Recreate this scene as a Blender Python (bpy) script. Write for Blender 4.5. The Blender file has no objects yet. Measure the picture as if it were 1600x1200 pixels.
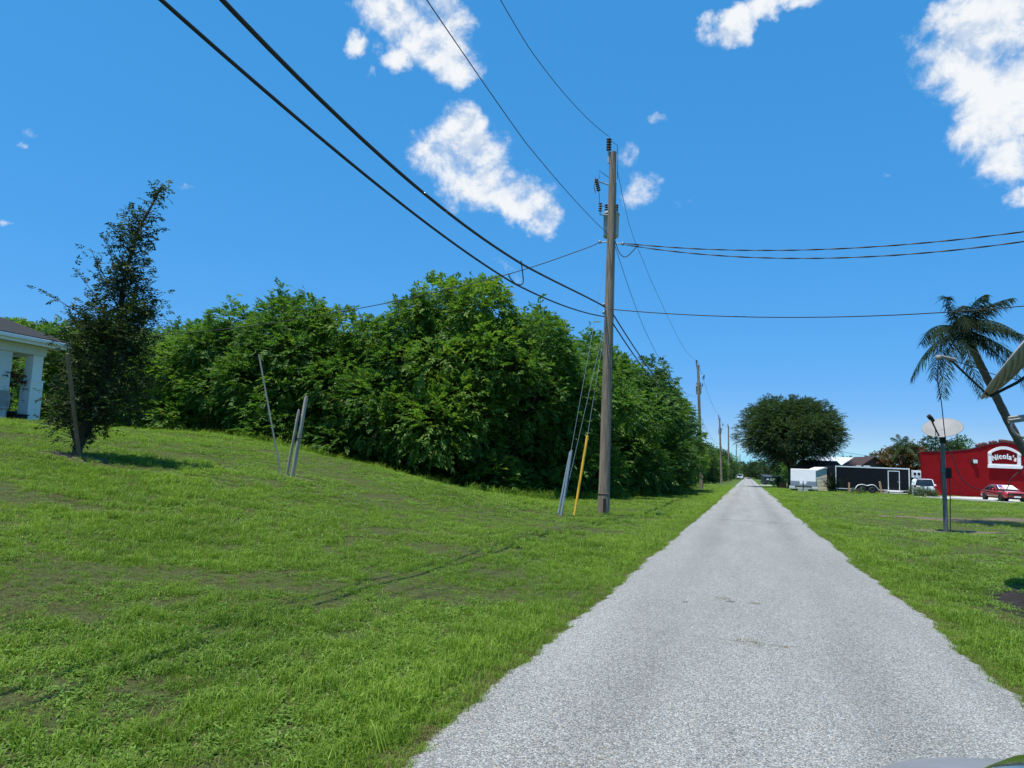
import bpy, bmesh, math, random
import numpy as np
from mathutils import Vector, Matrix, Euler
PI = math.pi
R = math.radians
random.seed(4)
scene = bpy.context.scene
COL = scene.collection

# ------------------------------------------------------------------ camera
cam = bpy.data.cameras.new('camera')
cam.lens = 25.875; cam.sensor_width = 36.0; cam.clip_start = 0.05; cam.clip_end = 6000
camo = bpy.data.objects.new('camera', cam); COL.objects.link(camo)
camo.matrix_world = (Matrix.Translation((0, 0, 1.4)) @ Matrix.Rotation(R(17.876), 4, 'Z')
                     @ Matrix.Rotation(R(90 + 6.389), 4, 'X') @ Matrix.Rotation(R(2.2), 4, 'Z'))
scene.camera = camo
scene.render.resolution_x = 1024; scene.render.resolution_y = 768
scene.view_settings.view_transform = 'Standard'; scene.view_settings.look = 'None'
scene.view_settings.exposure = 0.5; scene.view_settings.gamma = 1.0
try:
    scene.cycles.max_bounces = 8; scene.cycles.transparent_max_bounces = 8
    scene.cycles.use_denoising = True
except Exception: pass

# ------------------------------------------------------------------ light and sky
SUN_EL, SUN_AZ = R(75), R(212)            # azimuth from +Y, to the right positive
sund = Vector((math.sin(SUN_AZ) * math.cos(SUN_EL), math.cos(SUN_AZ) * math.cos(SUN_EL), math.sin(SUN_EL)))
sl = bpy.data.lights.new('sun', 'SUN'); sl.energy = 4.4; sl.angle = R(0.53); sl.color = (1.0, 0.955, 0.88)
so = bpy.data.objects.new('sun', sl); COL.objects.link(so); so.location = (0, 0, 60)
so.rotation_euler = sund.to_track_quat('Z', 'Y').to_euler()

class NT:
    def __init__(s, tree): s.t = tree; s.n = tree.nodes; s.l = tree.links
    def new(s, typ, **kw):
        n = s.n.new(typ)
        for k, v in kw.items(): setattr(n, k, v)
        return n
    def put(s, sock, v):
        if isinstance(v, bpy.types.NodeSocket): s.l.new(v, sock)
        elif v is not None:
            if isinstance(v, (tuple, list)) and len(v) == 3 and sock.type == 'RGBA': v = (*v, 1)
            sock.default_value = v
    def math(s, op, a, b=None, c=None, clamp=False):
        n = s.new('ShaderNodeMath', operation=op, use_clamp=clamp)
        for i, v in enumerate((a, b, c)):
            if v is not None: s.put(n.inputs[i], v)
        return n.outputs[0]
    def vmath(s, op, a, b=None, sc=None):
        n = s.new('ShaderNodeVectorMath', operation=op)
        s.put(n.inputs[0], a)
        if b is not None: s.put(n.inputs[1], b)
        if sc is not None: s.put(n.inputs['Scale'], sc)
        return n.outputs['Value'] if op in ('DOT_PRODUCT', 'LENGTH', 'DISTANCE') else n.outputs[0]
    def noise(s, vec, scale, detail=4, rough=0.55, dist=0.0, dim='3D', out='Fac'):
        n = s.new('ShaderNodeTexNoise', noise_dimensions=dim)
        if vec is not None: s.put(n.inputs['Vector'], vec)
        s.put(n.inputs['Scale'], scale); s.put(n.inputs['Detail'], detail); s.put(n.inputs['Roughness'], rough)
        s.put(n.inputs['Distortion'], dist)
        return n.outputs[out]
    def ramp(s, fac, stops, interp='LINEAR'):
        n = s.new('ShaderNodeValToRGB'); s.put(n.inputs[0], fac); cr = n.color_ramp; cr.interpolation = interp
        while len(cr.elements) < len(stops): cr.elements.new(0.5)
        for e, (p, c) in zip(cr.elements, stops):
            e.position = p; e.color = (*c, 1) if len(c) == 3 else c
        return n.outputs[0]
    def mix(s, fac, a, b, blend='MIX'):
        n = s.new('ShaderNodeMix', data_type='RGBA', blend_type=blend)
        s.put(n.inputs[0], fac); s.put(n.inputs[6], a); s.put(n.inputs[7], b)
        return n.outputs[2]
    def maprange(s, v, a, b, c=0.0, d=1.0, smooth=True):
        n = s.new('ShaderNodeMapRange', interpolation_type='SMOOTHSTEP' if smooth else 'LINEAR')
        s.put(n.inputs[0], v)
        for i, q in enumerate((a, b, c, d)): s.put(n.inputs[1 + i], q)
        return n.outputs[0]

world = bpy.data.worlds.new('World'); scene.world = world; world.use_nodes = True
wt = NT(world.node_tree); wt.n.clear()
tc = wt.new('ShaderNodeTexCoord'); D = wt.vmath('NORMALIZE', tc.outputs['Generated'])
sky = wt.new('ShaderNodeTexSky', sky_type='NISHITA', sun_disc=False, sun_elevation=SUN_EL, sun_rotation=SUN_AZ)
sky.air_density = 1.0; sky.dust_density = 0.25; sky.ozone_density = 3.2; sky.altitude = 0
# clear tropical air: deeper, more even blue than the default sky
sp_ = wt.new('ShaderNodeSeparateColor', mode='HSV'); wt.l.new(sky.outputs[0], sp_.inputs[0])
cb_ = wt.new('ShaderNodeCombineColor', mode='HSV')
wt.put(cb_.inputs[0], wt.math('ADD', wt.math('MULTIPLY', sp_.outputs[0], 0.12), 0.531))
wt.put(cb_.inputs[1], wt.math('MULTIPLY', wt.math('POWER', sp_.outputs[1], 0.29), 1.03, None, True)); wt.put(cb_.inputs[2], wt.math('MULTIPLY', wt.math('POWER', sp_.outputs[2], 0.42), 2.85))
bg_sky = wt.new('ShaderNodeBackground'); wt.put(bg_sky.inputs['Color'], cb_.outputs[0]); bg_sky.inputs['Strength'].default_value = 0.106
# cumulus clouds: each is a set of lobes in directions of the sky (centre direction, two tangents, strength)
CLOUDS = [
    ((-0.3822, 0.7567, 0.5304), (19.07, 8.18, 2.08), (-4.47, 12.15, -20.55), 1.7),
    ((-0.3582, 0.7818, 0.5104), (18.63, 11.37, -4.35), (-16.36, 10.47, -27.52), 1.25),
    ((-0.4151, 0.7698, 0.4848), (38.33, 17.75, 4.63), (-9.91, 25.93, -49.67), 0.75),
    ((-0.4571, 0.7374, 0.4972), (52.41, 27.00, 8.14), (-14.15, 32.16, -60.71), 0.8),
    ((-0.4363, 0.7503, 0.4967), (77.06, 37.71, 10.73), (-12.10, 29.23, -54.78), 0.25),
    ((-0.4440, 0.7630, 0.4699), (111.25, 34.21, 49.57), (8.38, 30.90, -42.25), 0.1),
    ((-0.3499, 0.8361, 0.4224), (27.02, 10.35, 1.90), (-3.53, 12.38, -27.42), 1.0),
    ((-0.3406, 0.8580, 0.3844), (13.18, 7.58, -5.25), (-12.59, 4.71, -21.67), 1.35),
    ((-0.2916, 0.8859, 0.3608), (13.08, 7.53, -7.91), (-21.14, 4.56, -28.30), 1.45),
    ((-0.2555, 0.9074, 0.3336), (28.15, 13.55, -15.30), (-25.14, 7.00, -38.30), 1.2),
    ((-0.3900, 0.8282, 0.4023), (42.95, 18.38, 3.80), (-8.56, 27.26, -64.42), 0.2),
    ((-0.1317, 0.9202, 0.3686), (23.52, -0.40, 9.40), (13.93, 13.99, -29.95), 0.12),
    ((-0.0729, 0.9366, 0.3427), (30.12, 4.64, -6.26), (-13.21, 22.64, -64.67), -0.3),
    ((-0.1479, 0.9027, 0.4041), (27.86, 11.47, -15.42), (-23.64, 11.22, -33.72), -0.3),
    ((-0.0142, 0.8511, 0.5248), (35.48, -0.22, 1.32), (10.32, 30.62, -49.39), 0.95),
    ((0.0192, 0.8456, 0.5335), (46.89, 2.65, -5.89), (0.80, 35.95, -57.00), 0.9),
    ((0.0557, 0.8428, 0.5353), (29.04, 0.80, -4.28), (2.61, 47.49, -75.06), 0.85),
    ((0.2473, 0.8433, 0.4772), (18.01, -2.76, -4.46), (2.14, 9.78, -18.40), 1.5),
    ((0.2704, 0.8695, 0.4133), (22.74, -4.61, -5.17), (1.60, 7.20, -16.20), 1.4),
    ((0.1891, 0.8496, 0.4923), (33.23, -3.25, -7.15), (4.90, 28.93, -51.81), 0.5),
    ((0.2773, 0.8878, 0.3672), (30.64, -7.00, -6.22), (2.54, 11.89, -30.67), 0.85),
    ((0.2919, 0.9022, 0.3176), (42.15, -10.99, -7.53), (5.27, 25.48, -77.23), 0.5),
    ((0.2926, 0.8339, 0.4680), (19.91, -3.90, -5.50), (1.57, 6.06, -11.79), 1.5),
    ((-0.7414, 0.5750, 0.3459), (32.88, 46.76, -7.25), (-34.47, 4.92, -82.05), -0.15),
    ((-0.7532, 0.5681, 0.3316), (37.69, 55.23, -9.02), (-59.56, 7.11, -147.49), -0.3),
    ((-0.6496, 0.6885, 0.3226), (40.87, 33.97, 9.81), (-21.21, 39.03, -126.01), -0.4),
    ((-0.1122, 0.8906, 0.4408), (57.85, 4.12, 6.40), (15.22, 49.01, -95.16), -0.2),
    ((-0.7782, 0.5772, 0.2475), (30.55, 52.27, -25.84), (-68.18, -21.68, -163.83), -0.35),
    ((0.1458, 0.9228, 0.3567), (80.94, -8.71, -10.54), (6.72, 60.52, -159.34), -0.2),
    ((-0.3099, 0.9136, 0.2632), (23.39, 11.65, -12.90), (-30.38, 4.07, -49.92), -0.25),]
n1 = wt.noise(D, 19.0, 12, 0.64, 0.2)
n2 = wt.noise(D, 5.5, 5, 0.5, 0.4)
sh = wt.vmath('ADD', D, (0.004, -0.006, 0.014))
n1b = wt.noise(sh, 19.0, 7, 0.62, 0.2)
wn = wt.noise(D, 11.0, 6, 0.6, out='Color')
DW = wt.vmath('ADD', D, wt.vmath('SCALE', wt.vmath('SUBTRACT', wn, (0.5, 0.5, 0.5)), sc=0.075))
dens = None
for c, e1, e2, k in CLOUDS:
    a = wt.vmath('DOT_PRODUCT', DW, e1); b = wt.vmath('DOT_PRODUCT', DW, e2)
    fr = wt.math('GREATER_THAN', wt.vmath('DOT_PRODUCT', D, c), 0.3)
    q = wt.math('SUBTRACT', k, wt.math('ADD', wt.math('MULTIPLY', a, a), wt.math('MULTIPLY', b, b)))
    q = wt.math('SUBTRACT', wt.math('MULTIPLY', wt.math('ADD', wt.math('MAXIMUM', q, -6.0), 6.0), fr), 6.0)
    dens = q if dens is None else wt.math('MAXIMUM', dens, q)
if dens is None: dens = wt.math('ADD', 0.0, -6.0)
nn = wt.math('ADD', wt.math('MULTIPLY', wt.math('SUBTRACT', n1, 0.5), 4.4), wt.math('MULTIPLY', wt.math('SUBTRACT', n2, 0.5), 1.4))
cd = wt.math('ADD', wt.math('MULTIPLY', wt.math('MINIMUM', dens, 0.75), 1.0), nn)
alpha = wt.maprange(cd, -0.55, 0.95)
shade = wt.math('SUBTRACT', n1b, n1)
lit = wt.maprange(wt.math('ADD', wt.math('MULTIPLY', shade, -3.0), wt.math('MULTIPLY', wt.math('SUBTRACT', n2, 0.5), 1.6)), -0.42, 0.28)
ccol = wt.ramp(lit, [(0.0, (0.62, 0.72, 0.87)), (0.5, (0.84, 0.895, 0.96)), (1.0, (0.97, 0.985, 1.0))])
bg_c = wt.new('ShaderNodeBackground'); wt.put(bg_c.inputs['Color'], ccol); bg_c.inputs['Strength'].default_value = 0.69
mx = wt.new('ShaderNodeMixShader'); wt.put(mx.inputs[0], wt.math('MULTIPLY', alpha, 0.96))
wt.l.new(bg_sky.outputs[0], mx.inputs[1]); wt.l.new(bg_c.outputs[0], mx.inputs[2])
wo = wt.new('ShaderNodeOutputWorld'); wt.l.new(mx.outputs[0], wo.inputs['Surface'])

# ------------------------------------------------------------------ helpers
def smooth(a, b, x):
    t = np.clip((np.asarray(x, float) - a) / (b - a), 0, 1); return t * t * (3 - 2 * t)

def terrain(x, y):
    x = np.asarray(x, float); y = np.asarray(y, float)
    t = np.clip((-x - 2.2) / 19.0, 0, 1); A = 2.2 * (0.36 * smooth(0, 1, t) + 0.64 * t) * smooth(0.0, 0.3, t) ** 0.35
    yc = 27.0 + (-x - 11.0) * 0.55
    B = 1 - smooth(-6.5, 6.0, y - yc)
    hill = A * B
    far = smooth(-2.4, -5.0, x)
    bump = 0.045 * np.sin(x * 0.9 + 1.3 * np.sin(y * 0.31)) * np.sin(y * 0.55 + 0.7) + 0.02 * np.sin(x * 2.3 + y * 1.7) * np.sin(y * 2.1 - x * 0.8)
    edge = smooth(1.9, 4.0, np.abs(x))
    return hill + bump * edge

def ter(x, y): return float(terrain(x, y))

def edge_l(y):
    y = np.asarray(y, float)
    return -1.53 + 0.018 * np.sin(y * 0.9) + 0.014 * np.sin(y * 2.3 + 1) + 0.014 * np.sin(y * 5.9 + 2 + np.sin(y)) + 0.013 * np.sin(y * 13.1 + 2 * np.sin(y * 1.7)) + 0.008 * np.sin(y * 31)
def edge_r(y):
    y = np.asarray(y, float)
    return 1.74 + 0.04 * np.sin(y * 0.8 + 0.5) + 0.025 * np.sin(y * 2.1 + 2) + 0.018 * np.sin(y * 6.7 + np.sin(y * 1.1)) + 0.014 * np.sin(y * 14.3 + 2 * np.sin(y * 1.9)) + 0.008 * np.sin(y * 29)

class MB:
    def __init__(s): s.v = []; s.f = []; s.uv = None
    def add(s, vs, fs):
        o = len(s.v); s.v += [tuple(v) for v in vs]; s.f += [tuple(i + o for i in f) for f in fs]; return s
    def box(s, x0, x1, y0, y1, z0, z1, rot=None, c=None):
        vs = [(x, y, z) for z in (z0, z1) for y in (y0, y1) for x in (x0, x1)]
        if rot is not None:
            c = Vector(c) if c is not None else Vector(((x0 + x1) / 2, (y0 + y1) / 2, (z0 + z1) / 2))
            vs = [c + rot @ (Vector(v) - c) for v in vs]
        return s.add(vs, [(0, 2, 3, 1), (4, 5, 7, 6), (0, 1, 5, 4), (2, 6, 7, 3), (0, 4, 6, 2), (1, 3, 7, 5)])
    def tube(s, pts, r, n=8, cap=True):
        pts = [Vector(p) for p in pts]; m = len(pts)
        rs = r if isinstance(r, (list, tuple)) else [r] * m
        o = len(s.v); prev = None
        for i, p in enumerate(pts):
            d = (pts[min(i + 1, m - 1)] - pts[max(i - 1, 0)]).normalized()
            if prev is None:
                a = d.orthogonal().normalized()
            else:
                a = (prev - d * prev.dot(d)); a = a.normalized() if a.length > 1e-6 else d.orthogonal().normalized()
            prev = a; b = d.cross(a)
            for k in range(n):
                t = 2 * PI * k / n; s.v.append(tuple(p + (a * math.cos(t) + b * math.sin(t)) * rs[i]))
        for i in range(m - 1):
            for k in range(n):
                k2 = (k + 1) % n
                s.f.append((o + i * n + k, o + i * n + k2, o + (i + 1) * n + k2, o + (i + 1) * n + k))
        if cap:
            e = len(s.v); s.v += s.v[o:o + n] + s.v[o + (m - 1) * n:o + m * n]; s.f.append(tuple(e + k for k in range(n))[::-1]); s.f.append(tuple(e + n + k for k in range(n)))
        return s
    def cyl(s, p, q, r, n=16, r2=None): return s.tube([p, q], [r, r if r2 is None else r2], n)
    def lathe(s, prof, n=20, c=(0, 0, 0), axis=None):
        rot = Vector((0, 0, 1)).rotation_difference(Vector(axis)).to_matrix() if axis is not None else Matrix.Identity(3)
        o = len(s.v); c = Vector(c)
        for r, z in prof:
            for k in range(n):
                t = 2 * PI * k / n; s.v.append(tuple(c + rot @ Vector((r * math.cos(t), r * math.sin(t), z))))
        for i in range(len(prof) - 1):
            for k in range(n):
                k2 = (k + 1) % n; s.f.append((o + i * n + k, o + i * n + k2, o + (i + 1) * n + k2, o + (i + 1) * n + k))
        return s
    def prism(s, poly, y0, y1):                       # polygon in x,z extruded along y
        n = len(poly)
        vs = [(x, y0, z) for x, z in poly] + [(x, y1, z) for x, z in poly]
        return s.add(vs, [tuple(range(n)), tuple(range(2 * n - 1, n - 1, -1))] + [(i, i + n, (i + 1) % n + n, (i + 1) % n) for i in range(n)])
    def mesh(s, name, mat, smoothed=False):
        me = bpy.data.meshes.new(name); me.from_pydata(s.v, [], s.f); me.validate()
        bm = bmesh.new(); bm.from_mesh(me); bmesh.ops.recalc_face_normals(bm, faces=bm.faces); bm.to_mesh(me); bm.free()
        if smoothed:
            for p in me.polygons: p.use_smooth = True
        me.materials.append(mat); return me
    def build(s, name, mat, parent=None, smoothed=False, bevel=0, loc=None, subsurf=0):
        o = bpy.data.objects.new(name, s.mesh(name, mat, smoothed)); COL.objects.link(o)
        if parent is not None: o.parent = parent
        if loc is not None: o.location = loc
        if bevel:
            m = o.modifiers.new('bevel', 'BEVEL'); m.width = bevel; m.segments = 2; m.limit_method = 'ANGLE'
        if subsurf:
            m = o.modifiers.new('sub', 'SUBSURF'); m.levels = subsurf; m.render_levels = subsurf
        return o

def np_mesh(name, verts, quads, mat, smoothed=False):
    """verts (N,3); quads (M,4) or (M,3) int array"""
    me = bpy.data.meshes.new(name); k = quads.shape[1]
    me.vertices.add(len(verts)); me.vertices.foreach_set('co', np.ascontiguousarray(verts, np.float32).ravel())
    me.loops.add(quads.size); me.loops.foreach_set('vertex_index', np.ascontiguousarray(quads, np.int32).ravel())
    me.polygons.add(len(quads)); me.polygons.foreach_set('loop_start', np.arange(0, quads.size, k, dtype=np.int32))
    me.polygons.foreach_set('loop_total', np.full(len(quads), k, np.int32))
    me.polygons.foreach_set('use_smooth', np.full(len(quads), smoothed, bool))
    me.update(calc_edges=True); me.materials.append(mat); return me

def link(name, me, parent=None, loc=None):
    o = bpy.data.objects.new(name, me); COL.objects.link(o)
    if parent is not None: o.parent = parent
    if loc is not None: o.location = loc
    return o
def tag(o, label=None, cat=None, group=None, kind=None):
    for k, v in (('label', label), ('category', cat), ('group', group), ('kind', kind)):
        if v: o[k] = v
    return o
def thing(name, label, cat, loc=(0, 0, 0), rz=0.0, group=None):
    o = bpy.data.objects.new(name, None); COL.objects.link(o); o.location = loc; o.rotation_euler = (0, 0, rz)
    return tag(o, label, cat, group)
def copy_tree(o, parent=None):
    c = o.copy(); COL.objects.link(c); c.parent = parent
    for ch in list(o.children): copy_tree(ch, c)
    return c

# ------------------------------------------------------------------ materials
MATS = {}
def mat(name, col, rough=0.7, metal=0.0, var=0.12, vscale=6.0, bump=0.0, bscale=40.0, dirt=None, spec=0.5, coat=0.0, stretch=None):
    if name in MATS: return MATS[name]
    m = bpy.data.materials.new(name); m.use_nodes = True; t = NT(m.node_tree); bs = t.n['Principled BSDF']
    tcn = t.new('ShaderNodeTexCoord'); vec = tcn.outputs['Object']
    if stretch:
        mp = t.new('ShaderNodeMapping'); mp.inputs['Scale'].default_value = stretch; t.put(mp.inputs[0], vec); vec = mp.outputs[0]
    nz = t.noise(vec, vscale, 6, 0.6)
    lo = tuple(max(0, c * (1 - var)) for c in col); hi = tuple(min(1, c * (1 + var)) for c in col)
    c = t.ramp(nz, [(0.3, lo), (0.7, hi)])
    if dirt:
        c = t.mix(t.maprange(t.noise(vec, vscale * 0.5, 8, 0.65, 0.4), 0.48, 0.75, 0, dirt[1]), c, dirt[0])
    t.put(bs.inputs['Base Color'], c); bs.inputs['Roughness'].default_value = rough; bs.inputs['Metallic'].default_value = metal
    bs.inputs['Specular IOR Level'].default_value = spec
    if coat: bs.inputs['Coat Weight'].default_value = coat; bs.inputs['Coat Roughness'].default_value = 0.05
    if bump:
        b = t.new('ShaderNodeBump'); b.inputs['Strength'].default_value = bump; b.inputs['Distance'].default_value = 0.02
        t.put(b.inputs['Height'], t.noise(vec, bscale, 5, 0.6)); t.put(bs.inputs['Normal'], b.outputs[0])
    MATS[name] = m; return m

def leaf_mat(name, dark, light, hue2=None, trans=0.4, rough=0.45, patch=0.6, spec=0.4):
    m = bpy.data.materials.new(name); m.use_nodes = True; t = NT(m.node_tree); t.n.clear()
    geo = t.new('ShaderNodeNewGeometry'); rnd = geo.outputs['Random Per Island']; pos = geo.outputs['Position']
    f = t.math('ADD', t.math('MULTIPLY', rnd, 0.55), t.math('SUBTRACT', t.math('MULTIPLY', t.noise(pos, patch, 4, 0.6), 0.95), 0.16))
    c = t.ramp(f, [(0.25, dark), (0.95, light)])
    if hue2: c = t.mix(t.math('GREATER_THAN', t.math('FRACT', t.math('MULTIPLY', rnd, 17.3)), hue2[1]), c, hue2[0])
    d = t.new('ShaderNodeBsdfPrincipled'); t.put(d.inputs['Base Color'], c); d.inputs['Roughness'].default_value = rough
    d.inputs['Specular IOR Level'].default_value = spec
    tr = t.new('ShaderNodeBsdfTranslucent'); t.put(tr.inputs['Color'], t.mix(1.0, c, (1.0, 1.1, 0.45), 'MULTIPLY'))
    mx = t.new('ShaderNodeMixShader'); mx.inputs[0].default_value = trans
    t.l.new(d.outputs[0], mx.inputs[1]); t.l.new(tr.outputs[0], mx.inputs[2])
    o = t.new('ShaderNodeOutputMaterial'); t.l.new(mx.outputs[0], o.inputs[0]); return m

def ground_mat():
    m = bpy.data.materials.new('lawn_soil'); m.use_nodes = True; t = NT(m.node_tree); bs = t.n['Principled BSDF']
    geo = t.new('ShaderNodeNewGeometry'); p = geo.outputs['Position']
    big = t.noise(p, 0.22, 5, 0.6); mid = t.noise(p, 1.3, 6, 0.65); fine = t.noise(p, 22.0, 5, 0.75)
    f = t.math('ADD', t.math('MULTIPLY', big, 0.45), t.math('ADD', t.math('MULTIPLY', mid, 0.35), t.math('MULTIPLY', fine, 0.35)))
    c = t.ramp(f, [(0.38, (0.030, 0.046, 0.014)), (0.58, (0.075, 0.125, 0.022)), (0.8, (0.13, 0.21, 0.036))])
    thin_ = t.ramp(t.math('ADD', t.math('MULTIPLY', fine, 0.6), t.math('MULTIPLY', t.noise(p, 70.0, 4, 0.7), 0.4)), [(0.36, (0.026, 0.030, 0.011)), (0.5, (0.070, 0.080, 0.028)), (0.62, (0.095, 0.15, 0.030)), (0.75, (0.17, 0.15, 0.08))])
    c = t.mix(t.maprange(t.vmath('LENGTH', p), 22.0, 60.0), thin_, c)
    dry = t.maprange(t.math('ADD', t.math('MULTIPLY', mid, 0.6), t.math('MULTIPLY', fine, 0.4)), 0.56, 0.68)
    c = t.mix(t.math('MULTIPLY', dry, 0.7), c, (0.15, 0.12, 0.07))
    t.put(bs.inputs['Base Color'], c); bs.inputs['Roughness'].default_value = 0.9; bs.inputs['Specular IOR Level'].default_value = 0.1
    b = t.new('ShaderNodeBump'); b.inputs['Strength'].default_value = 0.8; b.inputs['Distance'].default_value = 0.05
    t.put(b.inputs['Height'], fine); t.put(bs.inputs['Normal'], b.outputs[0]); return m

def road_mat():
    m = bpy.data.materials.new('chip_seal'); m.use_nodes = True; t = NT(m.node_tree); bs = t.n['Principled BSDF']
    geo = t.new('ShaderNodeNewGeometry'); p = geo.outputs['Position']
    v = t.new('ShaderNodeTexVoronoi'); t.put(v.inputs['Vector'], p); v.inputs['Scale'].default_value = 112.0
    sx = t.new('ShaderNodeSeparateColor'); t.l.new(v.outputs['Color'], sx.inputs[0])
    stone = t.ramp(sx.outputs[0], [(0.0, (0.15, 0.15, 0.145)), (0.35, (0.255, 0.255, 0.25)), (0.7, (0.335, 0.335, 0.325)), (1.0, (0.52, 0.515, 0.50))])
    warm = t.math('GREATER_THAN', sx.outputs[1], 0.955); stone = t.mix(t.math('MULTIPLY', warm, 0.6), stone, (0.42, 0.30, 0.18))
    gap = t.maprange(v.outputs['Distance'], 0.45, 0.85)
    c = t.mix(1.0, t.mix(gap, stone, (0.115, 0.115, 0.11)), (0.985, 1.0, 0.965), 'MULTIPLY')
    sp = t.new('ShaderNodeSeparateXYZ'); t.l.new(p, sp.inputs[0])
    mp = t.new('ShaderNodeMapping'); mp.inputs['Scale'].default_value = (1.6, 0.25, 1); t.put(mp.inputs[0], p)
    big = t.noise(mp.outputs[0], 1.1, 6, 0.6)
    c = t.mix(1.0, c, t.ramp(big, [(0.3, (0.86, 0.86, 0.86)), (0.7, (1.08, 1.08, 1.07))]), 'MULTIPLY')
    tr_ = t.math('ADD', t.math('POWER', 2.718, t.math('MULTIPLY', t.math('POWER', t.math('DIVIDE', t.math('SUBTRACT', sp.outputs[0], 0.82), 0.26), 2.0), -1.0)), t.math('POWER', 2.718, t.math('MULTIPLY', t.math('POWER', t.math('DIVIDE', t.math('ADD', sp.outputs[0], 0.70), 0.26), 2.0), -1.0)))
    c = t.mix(1.0, c, t.mix(t.math('MULTIPLY', tr_, t.maprange(t.noise(mp.outputs[0], 0.7, 3), 0.3, 0.7, 0.5, 1.0)), (1.10, 1.10, 1.11), (0.95, 0.95, 0.95)), 'MULTIPLY')
    spots = t.maprange(t.noise(p, 3.7, 3, 0.5), 0.735, 0.76); c = t.mix(t.math('MULTIPLY', spots, 0.75), c, (0.06, 0.06, 0.058))
    t.put(bs.inputs['Base Color'], c); bs.inputs['Roughness'].default_value = 0.85; bs.inputs['Specular IOR Level'].default_value = 0.25
    b = t.new('ShaderNodeBump'); b.inputs['Strength'].default_value = 0.9; b.inputs['Distance'].default_value = 0.008; b.invert = True
    t.put(b.inputs['Height'], t.math('ADD', v.outputs['Distance'], t.math('MULTIPLY', sx.outputs[2], 0.4))); t.put(bs.inputs['Normal'], b.outputs[0]); return m

M_hedge = leaf_mat('hedge_leaves', (0.040, 0.105, 0.024), (0.135, 0.265, 0.055), ((0.19, 0.26, 0.045), 0.9), 0.48, 0.5, 0.6, 0.25)
M_hedge_y = leaf_mat('bright_leaves', (0.062, 0.14, 0.024), (0.19, 0.33, 0.06), ((0.25, 0.31, 0.05), 0.88), 0.48, 0.5, 0.6, 0.25)
M_hedge_d = leaf_mat('dark_leaves', (0.034, 0.085, 0.022), (0.11, 0.21, 0.045), None, 0.44, 0.5, 0.6, 0.25)
M_oak = leaf_mat('oak_leaves', (0.015, 0.034, 0.014), (0.062, 0.092, 0.034), ((0.15, 0.18, 0.055), 0.90), 0.22, 0.6, 0.6, 0.12)
M_round = leaf_mat('feathery_leaves', (0.026, 0.056, 0.026), (0.105, 0.155, 0.068), ((0.19, 0.23, 0.12), 0.92), 0.38, 0.75, 0.35, 0.08)
M_far = leaf_mat('far_leaves', (0.022, 0.05, 0.022), (0.075, 0.13, 0.05), None, 0.35, 0.6, 0.6, 0.15)
M_red = leaf_mat('flowering_leaves', (0.03, 0.055, 0.012), (0.10, 0.13, 0.03), ((0.30, 0.035, 0.02), 0.72), 0.35)
M_palm = leaf_mat('palm_leaflets', (0.010, 0.022, 0.010), (0.040, 0.062, 0.026), None, 0.25, 0.75, 0.6, 0.08)
M_palm_s = leaf_mat('small_palm_leaflets', (0.03, 0.06, 0.022), (0.09, 0.14, 0.05), None, 0.35, 0.7, 0.6, 0.1)
M_agave = leaf_mat('agave_leaves', (0.010, 0.018, 0.010), (0.028, 0.042, 0.020), None, 0.1)
M_bush = leaf_mat('bush_leaves', (0.03, 0.06, 0.025), (0.13, 0.19, 0.08), None, 0.3)
M_grass = leaf_mat('grass_blades', (0.115, 0.20, 0.018), (0.295, 0.44, 0.056), ((0.36, 0.34, 0.14), 0.93), 0.45, 0.5, 0.55, 0.25)
M_clover = leaf_mat('lawn_weed_leaves', (0.10, 0.185, 0.024), (0.25, 0.40, 0.07), ((0.30, 0.26, 0.12), 0.92), 0.42, 0.5, 0.55, 0.25)
M_dry = leaf_mat('dry_grass', (0.13, 0.10, 0.05), (0.30, 0.235, 0.125), ((0.12, 0.19, 0.04), 0.72), 0.3, 0.7, 0.6, 0.1)
M_bark = mat('bark', (0.085, 0.066, 0.048), 0.9, var=0.35, vscale=9, bump=0.8, bscale=30, stretch=(1, 1, 0.3))
M_palmbark = mat('palm_bark', (0.11, 0.095, 0.078), 0.9, var=0.3, vscale=8, bump=0.6, bscale=25, stretch=(0.4, 0.4, 3))
M_pole = mat('weathered_pole', (0.25, 0.19, 0.135), 0.9, var=0.42, vscale=7, bump=1.0, bscale=16, stretch=(1.8, 1.8, 0.13), dirt=((0.07, 0.046, 0.03), 0.9))
M_stake = mat('weathered_stake', (0.36, 0.33, 0.28), 0.9, var=0.25, vscale=12, bump=0.5, bscale=40, stretch=(1.5, 1.5, 0.1), dirt=((0.15, 0.13, 0.10), 0.5))
M_stakeb = mat('brown_stake', (0.20, 0.135, 0.085), 0.9, var=0.25, vscale=8, bump=0.4, bscale=30, stretch=(1.5, 1.5, 0.1))
M_steel = mat('galvanised_steel', (0.36, 0.39, 0.42), 0.5, 0.6, var=0.15, vscale=10)
M_trafo = mat('transformer_paint', (0.38, 0.40, 0.40), 0.5, 0.1, var=0.08, vscale=8, dirt=((0.20, 0.16, 0.12), 0.4))
M_ins = mat('dark_porcelain', (0.03, 0.02, 0.02), 0.35, var=0.2)
M_cable = mat('black_cable', (0.012, 0.012, 0.014), 0.6, var=0.2)
M_wire = mat('bare_wire', (0.075, 0.085, 0.10), 0.5, 0.3, var=0.1)
M_guy = mat('guy_strand', (0.30, 0.32, 0.32), 0.45, 0.6, var=0.1)
M_yellow = mat('yellow_plastic', (0.78, 0.42, 0.03), 0.45, var=0.08, vscale=5)
M_greyg = mat('grey_plastic', (0.20, 0.25, 0.30), 0.5, var=0.15, vscale=6, dirt=((0.40, 0.44, 0.46), 0.5))
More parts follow.
